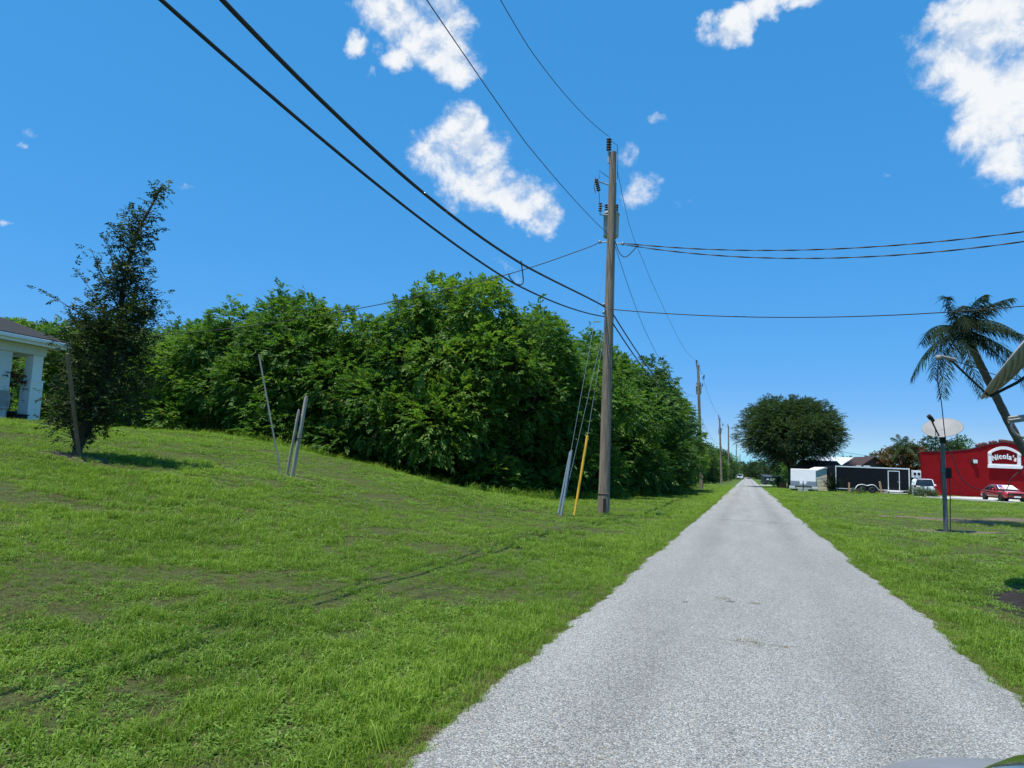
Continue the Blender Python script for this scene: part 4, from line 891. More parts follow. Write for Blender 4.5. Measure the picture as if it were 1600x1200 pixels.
pl = thing('planter_box', 'low black planter box on the porch floor', 'planter', on_porch(-.55, -.18)); a_ = MB(); a_.box(-.3, .3, -.14, .14, 0, .26); a_.build('body', M_pot, pl, bevel=.02); a_ = MB(); a_.box(-.33, .33, -.17, .17, .26, .30); a_.build('rim', M_pot, pl, bevel=.01)
ch = thing('porch_chair', 'pale rounded back chair at the left edge on the porch', 'chair', on_porch(-1.55, -.42), R(15))
a_ = MB(); a_.box(-.25, .25, -.25, .25, .40, .46); a_.build('seat', M_chair, ch, bevel=.02)
a_ = MB(); a_.tube([(-.25, .24, .44), (-.26, .28, .8), (-.15, .3, 1.02), (.15, .3, 1.02), (.26, .28, .8), (.25, .24, .44)], .022, 8); a_.build('back_frame', M_chair, ch, True)
a_ = MB(); a_.add([(-.23, .25, .5), (.23, .25, .5), (.24, .28, .82), (.13, .3, .99), (-.13, .3, .99), (-.24, .28, .82)], [(0, 1, 2, 3, 4, 5)]); bo_ = a_.build('backrest', M_chair, ch); bo_.modifiers.new('solid', 'SOLIDIFY').thickness = .02
for sx in (-.22, .22):
    for sy in (-.22, .22): a_ = MB(); a_.cyl((sx, sy, 0), (sx, sy, .41), .02, 8); a_.build('leg', M_chair, ch)
    a_ = MB(); a_.tube([(sx * 1.1, -.22, .42), (sx * 1.1, -.2, .66), (sx * 1.1, .26, .68)], .02, 6); a_.build('armrest', M_chair, ch)

# ------------------------------------------------------------------ right side
def wheel(parent, x, y, r, w, rim=M_rim, ax=1, name='wheel'):
    a = MB(); pr = [(r * .58, -w / 2), (r * .92, -w / 2), (r, -w * .32), (r, w * .32), (r * .92, w / 2), (r * .58, w / 2), (r * .58, -w / 2)]
    axis = (0, 1, 0) if ax == 1 else (1, 0, 0); o = None
    wh = bpy.data.objects.new(name, None); COL.objects.link(wh); wh.parent = parent; wh.location = (x, y, r)
    a.lathe(pr, 22, (0, 0, 0), axis); a.build('tyre', M_rubber, wh, True)
    b = MB(); b.lathe([(0, w * .30), (r * .2, w * .32), (r * .5, w * .36), (r * .585, w * .45), (r * .585, -w * .45), (r * .5, -w * .36), (r * .2, -w * .32), (0, -w * .30)], 22, (0, 0, 0), axis); b.build('rim', rim, wh, True); return wh

def black_trailer():
    x, y = fr(34.75, 78.7)
    t = thing('cargo_trailer', 'long black enclosed trailer with white trim and tandem wheels', 'trailer', (x, y, 0), RZ)
    L, W, zb, zt = 7.85, 2.4, .42, 2.78          # local x 0..L left to right, side faces -y
    b = MB(); b.box(0, L - .0, 0, W, zb, zt); b.build('body', M_black, t, bevel=.02)
    n = MB(); n.prism([(L, zb), (L + .9, zb + .1), (L + .9, zt - .35), (L + .5, zt - .05), (L, zt)], .25, W - .25); n.build('nose', M_black, t)
    tr = MB(); tr.box(-.03, L + .03, -.03, .0, zt - .10, zt + .03); tr.build('top_trim', M_trim, t)
    tr = MB(); tr.box(-.03, .06, -.028, .0, zb, zt - .1); tr.build('corner_trim', M_trim, t)
    tr = MB(); tr.box(L - .08, L + .03, -.028, .0, zb, zt - .1); tr.build('corner_trim', M_trim, t)
    tr = MB(); tr.box(-.03, 2.05, -.026, .0, zb - .04, zb + .04); tr.box(4.5, 5.5, -.026, 0, zb - .04, zb + .04); tr.box(6.9, L + .03, -.026, 0, zb - .04, zb + .04); tr.build('bottom_trim', M_trim, t)
    fe = MB(); P = []
    cx = [2.05, 2.15, 2.35, 2.75, 3.1, 3.3, 3.5, 3.9, 4.2, 4.35, 4.55]; cz = [.42, .62, .82, .92, .86, .80, .86, .92, .80, .62, .40]
    fe.tube(catmull(list(zip(cx, [-.05] * 11, cz)), 5), .045, 6); fe.build('fender_trim', M_trim, t, True)
    wl_ = MB(); wl_.prism([(2.12, .30), (2.2, .62), (2.4, .8), (2.75, .88), (3.9, .88), (4.2, .76), (4.4, .58), (4.48, .3)], -.012, .0); wl_.build('wheel_well', M_dark, t)
    wheel(t, 2.78, -.1, .36, .22, M_darkrim); wheel(t, 3.82, -.1, .36, .22, M_darkrim)
    d = MB(); d.box(5.62, 6.74, -.022, 0, .5, 2.42); dd = d.build('door', M_black, t)
    q = MB(); q.box(5.55, 5.63, -.032, 0, .46, 2.5); q.box(6.73, 6.81, -.032, 0, .46, 2.5); q.box(5.63, 6.73, -.032, 0, 2.42, 2.5); q.build('door_trim', M_trim, dd)
    q = MB(); q.box(6.58, 6.66, -.06, -.02, 1.3, 1.42); q.build('handle', M_steel, dd)
    s = MB(); s.box(5.45, 6.85, -.62, -.06, .28, .36); s.box(5.45, 6.85, -.04, -.03, .14, .44)
    s.build('step', M_trim, t); s = MB(); s.box(5.35, 7.05, -1.1, -.64, .10, .17); s.build('step', M_trim, t)
    ac = MB(); ac.box(L + .35, L + 1.25, -.02, .55, 1.85, 2.62); o = ac.build('air_conditioner', M_white, t, bevel=.03)
    for cxx in (L + .58, L + 1.0):
        q = MB(); q.lathe([(.0, 0), (.14, 0), (.16, .03), (.13, .05), (0, .05)], 18, (cxx, -.02, 2.25), (0, -1, 0)); q.build('fan', M_black, o, True)
    jb = MB(); jb.box(L + .3, L + 1.0, .1, .6, .45, .95); jb.build('tongue_box', M_trafo, t, bevel=.02)
    tg = MB(); tg.tube([(L + .2, .6, .4), (L + 1.8, W / 2, .42)], .05, 6); tg.tube([(L + .2, W - .6, .4), (L + 1.8, W / 2, .42)], .05, 6); tg.tube([(L + 1.6, W / 2, .02), (L + 1.6, W / 2, .8)], .04, 6); tg.build('tongue', M_dark, t)
    v = MB(); v.box(3.6, 4.1, .8, 1.3, zt + .0, zt + .16); v.build('roof_vent', M_white, t, bevel=.02)
    v = MB(); v.box(2.8, 3.15, .8, 1.3, zt + .0, zt + .14); v.build('roof_vent', M_white, t, bevel=.02)
    for xx in (1.35, 5.1):
        q = MB(); q.box(xx, xx + .28, -.3, .1, 0, .3); q.build('support_block', M_concrete, t)
    ja = MB(); ja.tube([(.4, .2, 0), (.4, .2, .45)], .04, 6); ja.tube([(7.4, .2, 0), (7.4, .2, .45)], .04, 6); ja.build('jack', M_dark, t)
    return t
black_trailer()
def loc(u, v, z=0): x, y = fr(u, v); return (x, y, z)
o = thing('board', 'weathered board leaning on the black trailer left of its wheels', 'board', loc(35.95, 78.2)); a = MB(); a.box(-.09, .09, -.03, .03, 0, 1.1, Matrix.Rotation(R(-8), 3, 'X'), (0, 0, 0)); a.build('plank', M_wood, o)
o = thing('board', 'slanted board leaning on the black trailer right of its wheels', 'board', loc(39.35, 78.15)); a = MB(); a.box(-.10, .10, -.03, .03, 0, 1.35, Matrix.Rotation(R(-8), 3, 'X') @ Matrix.Rotation(R(-7), 3, 'Y'), (0, 0, 0)); a.build('plank', M_wood, o)
o = thing('gas_tank', 'tall pale green gas tank at the right end of the black trailer', 'tank', loc(42.15, 76.8)); a = MB(); a.lathe([(0, 0), (.28, 0), (.30, .05), (.30, 1.45), (.24, 1.62), (.09, 1.72), (0, 1.72)], 20); a.build('body', M_cyan, o, True); a = MB(); a.cyl((0, 0, 1.7), (0, 0, 1.95), .08, 12); a.build('valve', M_steel, o)

def camper():
    t = thing('camper_trailer', 'white camper trailer seen from the front, grey lower band', 'camper', loc(29.92, 78.6), R(-3))
    W = 2.5; a = MB()
    a.add([(0, 0, 1.05), (W, 0, 1.05), (W, .35, 2.32), (0, .35, 2.32), (0, 6.5, .5), (W, 6.5, .5), (W, 6.5, 2.34), (0, 6.5, 2.34), (0, .1, .5), (W, .1, .5)], [(0, 1, 2, 3), (3, 2, 6, 7), (4, 5, 9, 8), (8, 9, 1, 0), (5, 4, 7, 6), (0, 3, 7, 4, 8), (1, 9, 5, 6, 2)])
    a.build('body', M_camper, t, bevel=.06)
    a = MB(); a.box(.02, W - .02, -.02, .09, .52, 1.0); a.build('lower_band', M_camper_lo, t, bevel=.02)
    a = MB(); a.box(-.14, W + .14, -.03, .12, .18, .50); a.build('front_skirt', M_camper, t, bevel=.05)
    a = MB(); a.lathe([(0, -.28), (.1, -.28), (.155, -.2), (.155, .2), (.1, .28), (0, .28)], 14, (1.05, -.45, .72)); a.build('gas_bottle', M_camper, t, True)
    a = MB(); a.lathe([(0, -.28), (.1, -.28), (.155, -.2), (.155, .2), (.1, .28), (0, .28)], 14, (1.45, -.45, .72)); a.build('gas_bottle', M_camper, t, True)
    a = MB(); a.tube([(.4, .1, .45), (W / 2, -1.3, .45)], .05, 6); a.tube([(W - .4, .1, .45), (W / 2, -1.3, .45)], .05, 6); a.tube([(W / 2, -1.2, 0), (W / 2, -1.2, .7)], .04, 6); a.build('hitch', M_dark, t)
    a = MB(); a.box(.95, 1.5, .19, .24, 1.52, 1.58); a.build('maker_badge', M_camper_lo, t)
    a = MB(); a.box(W - .03, W + .02, .5, 1.0, 1.2, 1.7); a.build('window', M_glass, t)
    a = MB(); a.box(.05, W - .05, .3, 6.2, .3, .5); a.build('chassis', M_dark, t)
    wheel(t, .1, 3.4, .34, .2, M_rim, 0); wheel(t, W - .1, 3.4, .34, .2, M_rim, 0); return t
camper()
for u, v, lab in [(30.15, 76.6, 'pale block on the grass before the camper, left one'), (30.75, 76.7, 'pale block on the grass before the camper, right one')]:
    o = thing('concrete_block', lab, 'block', loc(u, v), RZ, 'blocks before the camper'); a = MB(); a.box(-.2, .2, -.1, .1, 0, .2); a.build('body', M_concrete, o, bevel=.01)

def shed():
    t = thing('shed', 'cream garden shed with lap siding and low gable, between camper and black trailer', 'shed', loc(33.3, 80.9), RZ)
    W, D_, h, p = 2.5, 2.6, 2.02, 2.5; a = MB(); n = 13
    for i in range(n):
        z0, z1 = .1 + i * (h - .1) / n, .1 + (i + 1) * (h - .1) / n
        a.add([(0, -.03, z0), (W, -.03, z0), (W, 0, z1), (0, 0, z1), (0, 0, z0), (W, 0, z0)], [(0, 1, 2, 3), (0, 4, 5, 1)])
        a.add([(W + .03, 0, z0), (W + .03, D_, z0), (W, D_, z1), (W, 0, z1), (W, 0, z0), (W, D_, z0)], [(0, 1, 2, 3), (0, 4, 5, 1)])
        a.add([(-.03, D_, z0), (-.03, 0, z0), (0, 0, z1), (0, D_, z1), (0, D_, z0), (0, 0, z0)], [(0, 1, 2, 3), (0, 4, 5, 1)])
    a.add([(0, 0, h), (W, 0, h), (W / 2, 0, p)], [(0, 1, 2)]); a.add([(0, D_, .1), (W, D_, .1), (W, D_, h), (W / 2, D_, p), (0, D_, h)], [(0, 1, 2, 3, 4)])
    a.build('wall', M_cream, t)
    r = MB(); r.prism([(-.16, h - .02), (W / 2, p + .03), (W + .16, h - .02), (W + .16, h + .08), (W / 2, p + .14), (-.16, h + .08)], -.14, D_ + .14); r.build('roof', M_trim, t)
    a = MB(); a.box(.0, W, .02, D_, -.05, .1); a.build('base', M_concrete, t)
    a = MB(); a.box(-.02, .08, -.05, -.03, .1, h - .02); a.box(W - .08, W + .02, -.05, -.03, .1, h - .02); a.build('corner_board', M_trim, t)
shed()
def agave(name, label, u, v, h, n, seed, m=None):
    g = random.Random(seed); t = thing(name, label, 'plant', loc(u, v)); mb = MB()
    for i in range(n):
        a = i * 2.4; e = R(g.uniform(15, 85)); L = h * g.uniform(.75, 1.1); d = Vector((math.cos(a) * math.cos(e), math.sin(a) * math.cos(e), math.sin(e))); s = Vector((-math.sin(a), math.cos(a), 0)) * h * .045; up = Vector((0, 0, .03))
        z0 = Vector((0, 0, h * .12)); mb.add([z0 + s * .6, z0 - s * .6, d * L * .5 + z0 - s, d * L * .5 + z0 + s, d * L + z0 - Vector((0, 0, .08 * L))], [(0, 1, 2, 3), (3, 2, 4)])
    mb.build('leaves', m or M_agave, t); k = MB(); k.cyl((0, 0, -.05), (0, 0, h * .16), h * .09, 8); k.build('stem', M_bark, t); return t
agave('agave_plant', 'dark spiky agave before the cream shed, beside the trailer end', 34.35, 78.6, 2.1, 60, 2)
def bush(label, x, y, rx, h, m, seed, name='bush', cat='bush', L=.3, leaf=(.16, .07), n=26, dens=26, group=None):
    me, C_, R__ = lump_crown('foliage', seed, m, rx, h, z0=.05, n_l=n, lr=(h * .16, h * .3), dens=dens, L=L, leaf=leaf, K=3, top_sprigs=14 if h > 2 else 0)
    t = thing(name, label, cat, (x, y, ter(x, y)), 0, group); link('foliage', me, t); link('stem', trunk_mesh(C_, seed, .05, stems=2, forks=8), t); return t
bx, by = fr(40.0, 72.1); bush('pale leaved bush at the corner of the parking pad before the white SUV', bx, by, 1.15, .85, M_bush, 5, L=.22)
bx, by = fr(41.2, 71.5); bush('small pale bush on the right of the larger one by the white SUV', bx, by, .6, .65, M_bush, 51, n=14, L=.2)
bx, by = fr(34.2, 72.6); bush('low weed clump on the grass in front of the black trailer', bx, by, .9, .5, M_hedge_d, 6, n=16, L=.16, leaf=(.1, .05))
bx, by = 4.1, 107; bush('small green shrub between the dumpster and the camper', bx, by, .8, 1.7, M_hedge_d, 7, L=.4, leaf=(.2, .09), dens=12)
bx, by = fr(48.0, 94.0); bush('dark shrub with red flowers over the roof of the black trailer', bx, by, 2.4, 4.9, M_red, 8, 'flowering_shrub', 'shrub', L=.5, leaf=(.26, .11), dens=9, group='flowering shrubs by the red building')
bx, by = fr(47.5, 88.0); bush('taller green shrub with red flowers against the left edge of the red wall', bx, by, 2.0, 5.3, M_red, 9, 'flowering_shrub', 'shrub', L=.5, leaf=(.26, .11), dens=9, group='flowering shrubs by the red building')
bx, by = fr(34.2, 73.9); o = thing('stump', 'small brown stump on the grass before the black trailer', 'stump', (bx, by, 0)); a = MB(); a.tube([(0, 0, -.1), (.03, 0, .3), (.08, .02, .62)], [.10, .08, .06], 8); a.build('wood', M_bark, o, True)

def dumpster():
    t = thing('dumpster', 'dark green dumpster with black sloped lids beside the far driveway', 'dumpster', loc(41.6, 120.5), RZ); W = 3.0
    a = MB(); a.prism([(0, .15), (W, .15), (W + .06, 1.25), (-.06, 1.25)], 0, 1.7); a.build('body', M_bin, t, bevel=.03)
    for i in range(2):
        a = MB(); x0 = -.06 + i * 1.58; a.add([(x0, -.08, 1.27), (x0 + 1.53, -.08, 1.27), (x0 + 1.53, 1.75, 1.62), (x0, 1.75, 1.62)], [(0, 1, 2, 3)]); q = a.build('lid', M_binlid, t); q.modifiers.new('solid', 'SOLIDIFY').thickness = .05
    for x0, x1, z0, z1 in [(.35, .75, .82, 1.08), (.95, 1.65, .66, 1.14), (2.1, 2.55, .86, 1.1)]:
        a = MB(); a.box(x0, x1, -.02, -.004, z0, z1); a.build('sticker', M_white, t)
    a = MB(); a.box(-.16, 0, .5, .75, .6, .9); a.box(W, W + .16, .5, .75, .6, .9); a.build('lift_pocket', M_bin, t)
    for x0 in (.3, W - .5): a = MB(); a.box(x0, x0 + .2, .2, 1.5, 0, .15); a.build('skid', M_dark, t)
dumpster()
o = thing('crate', 'orange brown crate on the ground by the left side of the camper', 'crate', loc(34.3, 92.7)); a = MB(); a.box(-.4, .4, -.3, .3, .0, .12); a.box(-.4, .4, -.3, -.26, .12, .7); a.box(-.4, .4, .26, .3, .12, .7); a.box(-.4, -.36, -.26, .26, .12, .7); a.box(.36, .4, -.26, .26, .12, .7); a.build('body', M_orange, o, bevel=.01)

def roof_house(name, label, u, v, W, D_, eave, peak, mroof, mwall, ridge_x=True):
    t = thing(name, label, 'house', loc(u, v), RZ); a = MB()
    if ridge_x:
        a.box(0, W, 0, D_, -.1, eave); a.build('wall', mwall, t)
        r = MB(); r.add([(-.4, -.5, eave), (W + .4, -.5, eave), (W + .2, D_ / 2, peak), (-.2, D_ / 2, peak), (W + .4, D_ + .5, eave), (-.4, D_ + .5, eave)], [(0, 1, 2, 3), (3, 2, 4, 5), (1, 4, 2), (5, 0, 3)])
    else:
        a.prism([(0, -.1), (W, -.1), (W, eave), (W / 2, peak - .05), (0, eave)], 0, D_); a.build('wall', mwall, t)
        r = MB(); r.add([(-.4, -.4, eave - .12), (W / 2, -.4, peak), (W / 2, D_, peak), (-.4, D_, eave - .12), (W + .4, -.4, eave - .12), (W + .4, D_, eave - .12)], [(0, 1, 2, 3), (1, 4, 5, 2)])
    ro = r.build('roof', mroof, t); s = ro.modifiers.new('solid', 'SOLIDIFY'); s.thickness = .12; s.offset = 1
    for wx in (.25, .6): w = MB(); w.box(W * wx, W * wx + 1.0, -.03, -.004, 1.0, 2.1); w.build('window', M_glass, t)
    return t
roof_house('house', 'far house with pale metal roof showing above the black trailer', 42.3, 97.4, 6.0, 7, 2.7, 4.3, M_metalroof, M_stucco)
roof_house('house', 'house with a dark gabled roof behind the right half of the black trailer', 42.1, 89.2, 3.8, 5, 2.7, 4.15, M_dkroof, M_brownwall, False)
roof_house('house', 'low house with dark roof behind the shed and camper', 37.3, 92, 3.9, 3, 2.5, 3.55, M_dkroof, M_brownwall)
wire('thin wire dropping across the sky to the roof behind the trailer', span((fr(40, 97))+(5.6,), (fr(52, 95))+(4.2,), .3), .02, M_wire, group=None)

def red_building():
    u0, v0 = 46.0, 82.3; t = thing('red_building', 'large dark red stucco shop with tiled ridge, arched white sign and bare wall', 'building', loc(u0, v0), RZ)
    W, D_ = 22.0, 16.0                            # local x: 0 at the visible left corner
    top = [(0, 4.75), (3.2, 4.95), (5.5, 5.25), (7.0, 5.75), (9.15, 6.2), (10.4, 6.05), (12.6, 5.0), (14.5, 4.9), (22, 4.9)]
    a = MB(); a.prism([(0, -.2), (W, -.2)] + top[::-1], 0, .35); a.add([(x_, y_, z_) for z_ in (-.2, 4.5) for x_, y_ in ((1.0, .34), (W - .1, .34), (W - .1, D_), (11.0, D_))], [(0, 1, 2, 3), (4, 5, 6, 7), (0, 1, 5, 4), (1, 2, 6, 5), (2, 3, 7, 6), (3, 0, 4, 7)]); a.build('wall', M_red_wall, t)
    c = MB()
    for (x0, z0), (x1, z1) in zip(top[:-1], top[1:]): c.add([(x0, -.06, z0 + .005), (x1, -.06, z1 + .005), (x1, .3, z1 + .005), (x0, .3, z0 + .005), (x0, -.06, z0 + .07), (x1, -.06, z1 + .07), (x1, .3, z1 + .07), (x0, .3, z0 + .07)], [(0, 1, 5, 4), (4, 5, 6, 7), (2, 3, 7, 6), (0, 3, 2, 1)])
    c.build('parapet_cap', M_dkroof, t)
    tl = MB(); g = random.Random(5)
    for i in range(14):
        f = i / 13; x = 6.4 + f * 4.9; z = float(np.interp(x, [q[0] for q in top], [q[1] for q in top])) + .08
        if i in (3, 6): continue
        tl.lathe([(.17, 0), (.19, .5)], 8, (x, -.1, z + .04), (0, 1, .12))
        tl.lathe([(0, -.01), (.17, 0)], 8, (x, -.1, z + .04), (0, 1, .12))
    tl.build('ridge_tiles', M_tile, t, True)
    # arched sign
    sx0, sx1, sz0, sz1, sp = 7.35, 10.95, 3.42, 5.0, 5.72
    inner = []; outer = []
    def arch(x0, x1, z0, z1, zp, n=18):
        P = [(x0, z0), (x1, z0), (x1, z1)]
        for i in range(1, n): f = i / n; P.append((x1 + (x0 - x1) * f, z1 + (zp - z1) * math.sin(PI * f) ** .9))
        P.append((x0, z1)); return P
    O_ = arch(sx0, sx1, sz0, sz1, sp); I2 = arch(sx0 + .34, sx1 - .34, sz0 + .34, sz1 - .05, sp - .33); n = len(O_)
    fr_ = MB(); y0, y1 = -.16, -.02
    vs = [(x, y0, z) for x, z in O_] + [(x, y0, z) for x, z in I2] + [(x, y1, z) for x, z in O_] + [(x, y1, z) for x, z in I2]
    fs = []
    for i in range(n):
        j = (i + 1) % n; fs += [(i, j, n + j, n + i), (i, 2 * n + i, 2 * n + j, j), (n + i, n + j, 3 * n + j, 3 * n + i), (2 * n + i, 3 * n + i, 3 * n + j, 2 * n + j)]
    fr_.add(vs, fs); sg = fr_.build('sign_frame', M_trim, t)
    sl_ = MB(); sl_.box(sx0 - .16, sx1 + .16, -.24, -.165, sz0 - .14, sz0 + .2); sl_.build('sill', M_trim, sg, bevel=.02)
    for x0 in (sx0 - .06, sx1 - .34): k = MB(); k.box(x0, x0 + .40, -.2, -.163, sz1 - .22, sz1 + .02); k.build('capital', M_trim, sg, bevel=.02)
    word = "Nicola's"; xs = []; cur = 0; objs = []
    for ch_ in word:
        cu = bpy.data.curves.new('letter', 'FONT'); cu.body = ch_; cu.size = .88; cu.offset = .030; cu.extrude = .03
        to = bpy.data.objects.new('letter_tmp', cu); COL.objects.link(to); bpy.context.view_layer.update()
        me = bpy.data.meshes.new_from_object(to.evaluated_get(bpy.context.evaluated_depsgraph_get())); bpy.data.objects.remove(to)
        co = np.array([v.co[:] for v in me.vertices]); x0, x1 = co[:, 0].min(), co[:, 0].max()
        objs.append((me, x0, x1, cur)); cur += (x1 - x0) + .085
    allm = bmesh.new(); span_w = cur - .085; s_ = 2.66 / span_w; xm = (sx0 + sx1) / 2
    for me, x0, x1, c0 in objs:
        xc = (c0 + (x1 - x0) / 2) * s_ - 1.33; b = bmesh.new(); b.from_mesh(me); tilt = -R(16) * (xc / 1.33)
        Mx = Matrix.Translation((xm + xc, -.06, 4.02 + .34 * math.cos(xc / 1.33 * 1.45))) @ Matrix.Rotation(-tilt, 4, 'Y') @ Matrix.Rotation(R(90), 4, 'X') @ Matrix.Diagonal((s_, .92, 1, 1)) @ Matrix.Translation((-(x0 + x1) / 2, 0, 0))
        bmesh.ops.transform(b, matrix=Mx, verts=b.verts); tmp = bpy.data.meshes.new('tmp'); b.to_mesh(tmp); allm.from_mesh(tmp); b.free()
    lm = bpy.data.meshes.new('lettering'); allm.to_mesh(lm); lm.materials.append(M_trim); link('lettering', lm, sg)
    lp = MB(); lp.lathe([(0, 0), (.34, 0), (.34, .06), (.28, .1), (0, .1)], 20, (5.75, -.005, 3.9), (0, -1, 0)); lb = lp.build('wall_light', M_dark, t, True)
    lp = MB(); lp.box(5.62, 6.05, -.28, -.112, 3.72, 4.1); lp.build('lens', M_lamp, lb, bevel=.04)
    pf = MB(); pf.box(-.05, W, -.12, -.004, -.1, .22); pf.build('plinth', M_red_wall, t)
    return t
red_building()
for i, (u, v) in enumerate(((38.45, 66.6), (39.5, 64.75), (40.45, 63.1))):
    o = thing('wheel_stop', ['pale concrete wheel stop at the pad edge, nearest the white SUV', 'pale concrete wheel stop in the middle of the pad edge', 'pale concrete wheel stop just left of the red car'][i], 'wheel stop', loc(u, v), RZ - R(60), 'wheel stops along the parking pad'); a = MB(); a.prism([(-.95, 0), (.95, 0), (.90, .15), (-.90, .15)], -.1, .1); a.build('body', M_concrete, o, bevel=.01)

def car(name, label, cat, loc_, rz, paint, L, W, st, belt, roof, front_black=None, tail=True, suv=False):
    """st: stations (x, half width, z low, z mid, z top), front at +x; belt: x values of glass base front/back, roof: x front/back, z"""
    t = thing(name, label, cat, loc_, rz); a = MB(); rings = []
    for (x, hw, zl, zm, zt) in st:
        half = [(0.0, zl), (-hw * .8, zl), (-hw * .97, zl + .1), (-hw, zm), (-hw * .95, zt - .05), (-hw * .78, zt), (0, zt + .025)]
        full = half + [(-y, z) for y, z in half[-2:0:-1]]; rings.append([(x, y, z) for y, z in full])
    n = len(rings[0]); vs = [p for r_ in rings for p in r_]; fs = []
    for i in range(len(rings) - 1):
        for k in range(n): k2 = (k + 1) % n; fs.append((i * n + k, i * n + k2, (i + 1) * n + k2, (i + 1) * n + k))
    fs += [tuple(range(n))[::-1], tuple((len(rings) - 1) * n + k for k in range(n))]; a.add(vs, fs); a.build('body', paint, t, True, subsurf=2)
    bf, bb, zb = belt; rf, rb, zr = roof; wb_, wr = W * .45, W * .36
    B_ = [(bf, -wb_, zb), (bf, wb_, zb), (bb, wb_, zb), (bb, -wb_, zb)]; T_ = [(rf, -wr, zr), (rf, wr, zr), (rb, wr, zr), (rb, -wr, zr)]
    for nm, (i, j) in (('windshield', (0, 1)), ('side_window', (1, 2)), ('rear_window', (2, 3)), ('side_window', (3, 0))):
        g_ = MB(); vb, vt = [Vector(B_[i]), Vector(B_[j])], [Vector(T_[i]), Vector(T_[j])]; N = 6; grid = []
        cen = Vector(((bf + bb) / 2, 0, zb))
        for r_ in range(N + 1):
            for c_ in range(N + 1):
                p = vb[0].lerp(vb[1], c_ / N).lerp(vt[0].lerp(vt[1], c_ / N), r_ / N); nrm = Vector((p.x - cen.x, p.y, 0)); 
                bul = (.10 if nm != 'side_window' else .03) * math.sin(PI * c_ / N) + .03 * math.sin(PI * r_ / N); 
                nv = Vector((1 if nm == 'windshield' else -1, 0, 0)) if nm != 'side_window' else Vector((0, 1 if i == 1 else -1, 0)); grid.append(p + nv * bul)
        g_.add(grid, [(r_ * (N + 1) + c_, r_ * (N + 1) + c_ + 1, (r_ + 1) * (N + 1) + c_ + 1, (r_ + 1) * (N + 1) + c_) for r_ in range(N) for c_ in range(N)]); g_.build(nm, M_glass, t, True)
    r = MB(); r.add([(x, y, z) for x, y, z in [(rf + .08, -wr - .02, zr - .02), (rf + .08, wr + .02, zr - .02), (rb - .05, wr + .02, zr - .02), (rb - .05, -wr - .02, zr - .02), (rf - .1, -wr * .8, zr + .05), (rf - .1, wr * .8, zr + .05), (rb + .15, wr * .8, zr + .05), (rb + .15, -wr * .8, zr + .05)]], [(4, 5, 6, 7), (0, 1, 5, 4), (1, 2, 6, 5), (2, 3, 7, 6), (3, 0, 4, 7), (3, 2, 1, 0)]); r.build('roof', paint, t, bevel=.03)
    pi = MB()
    for i in range(4): pi.tube([B_[i], T_[i]], .045, 6)
    for s in (-1, 1): m_ = (bf + bb) / 2; pi.tube([(m_, s * wb_ * 1.04, zb), ((rf + rb) / 2, s * wr * 1.05, zr)], .04, 6)
    pi.build('pillars', paint, t, True)
    xs = [s[0] for s in st]; xf, xr = max(xs), min(xs); rw = .36 if suv else .33
    for wx in (xf - L * .19, xr + L * .21):
        for s in (-1, 1): wheel(t, wx, s * (W / 2 - .12), rw, .24, M_darkrim if paint is M_redcar else M_rim)
        for s in (-1, 1): k = MB(); k.lathe([(rw * 1.15, -.02), (rw * 1.15, .02), (0, .02)], 20, (wx, s * (W / 2 - .03), rw), (0, s, 0)); k.build('wheel_arch', M_dark, t)
    for s in (-1, 1):
        k = MB(); k.lathe([(.0, -.06), (.09, -.05), (.12, .0), (.09, .05), (0, .06)], 14, (bf - .25, s * (W / 2 + .06), zb + .06), (1, 0, 0)); k.build('mirror', paint, t, True)
    return t, xf, xr
# red muscle car, nose towards the viewer
rc, xf, xr = car('red_car', 'red muscle car with black grille parked before the red wall', 'car', loc(43.8, 65.6, .03), R(-82), M_redcar, 5.0, 1.92,
    [(-2.5, .80, .38, .62, .86), (-2.35, .92, .30, .62, .97), (-1.5, .95, .25, .62, .99), (0, .94, .22, .6, .95), (1.2, .95, .22, .6, .92), (2.2, .93, .24, .56, .84), (2.45, .84, .30, .52, .76)], (.75, -1.75, .93), (-.1, -1.0, 1.38))
gq = MB(); gq.box(xf - .10, xf + .035, -.72, .72, .56, .72); gq.build('grille', M_black, rc, bevel=.02)
for s in (-1, 1):
    for y in (.42, .6): k = MB(); k.lathe([(0, 0), (.07, 0), (.075, -.03)], 14, (xf + .04, s * y, .64), (1, 0, 0)); k.build('headlight', M_glass, rc, True)
k = MB(); k.box(xf - .02, xf + .03, -.26, .26, .36, .48); k.build('front_plate', M_white, rc)
k = MB(); k.box(xf - .25, xf + .03, -.75, .75, .22, .34); k.build('air_dam', M_black, rc, bevel=.02)
ss = thing('painted_reflection', 'pale painted reflection with a red and blue corner on the red car windshield', 'painted_reflection', (0, 0, 0)); ss.matrix_world = rc.matrix_basis.copy()
k = MB(); A0, A1, T0, T1 = Vector((.84, -.80, .97)), Vector((.84, .80, .97)), Vector((.06, -.64, 1.35)), Vector((.06, .64, 1.35)); N_ = 8; off = Vector((.16, 0, .06))
def qd(mb, a, b, lo=0, hi=1): mb.add([A0.lerp(A1, a).lerp(T0.lerp(T1, a), lo) + off, A0.lerp(A1, b).lerp(T0.lerp(T1, b), lo) + off, A0.lerp(A1, b).lerp(T0.lerp(T1, b), hi) + off, A0.lerp(A1, a).lerp(T0.lerp(T1, a), hi) + off], [(0, 1, 2, 3)])
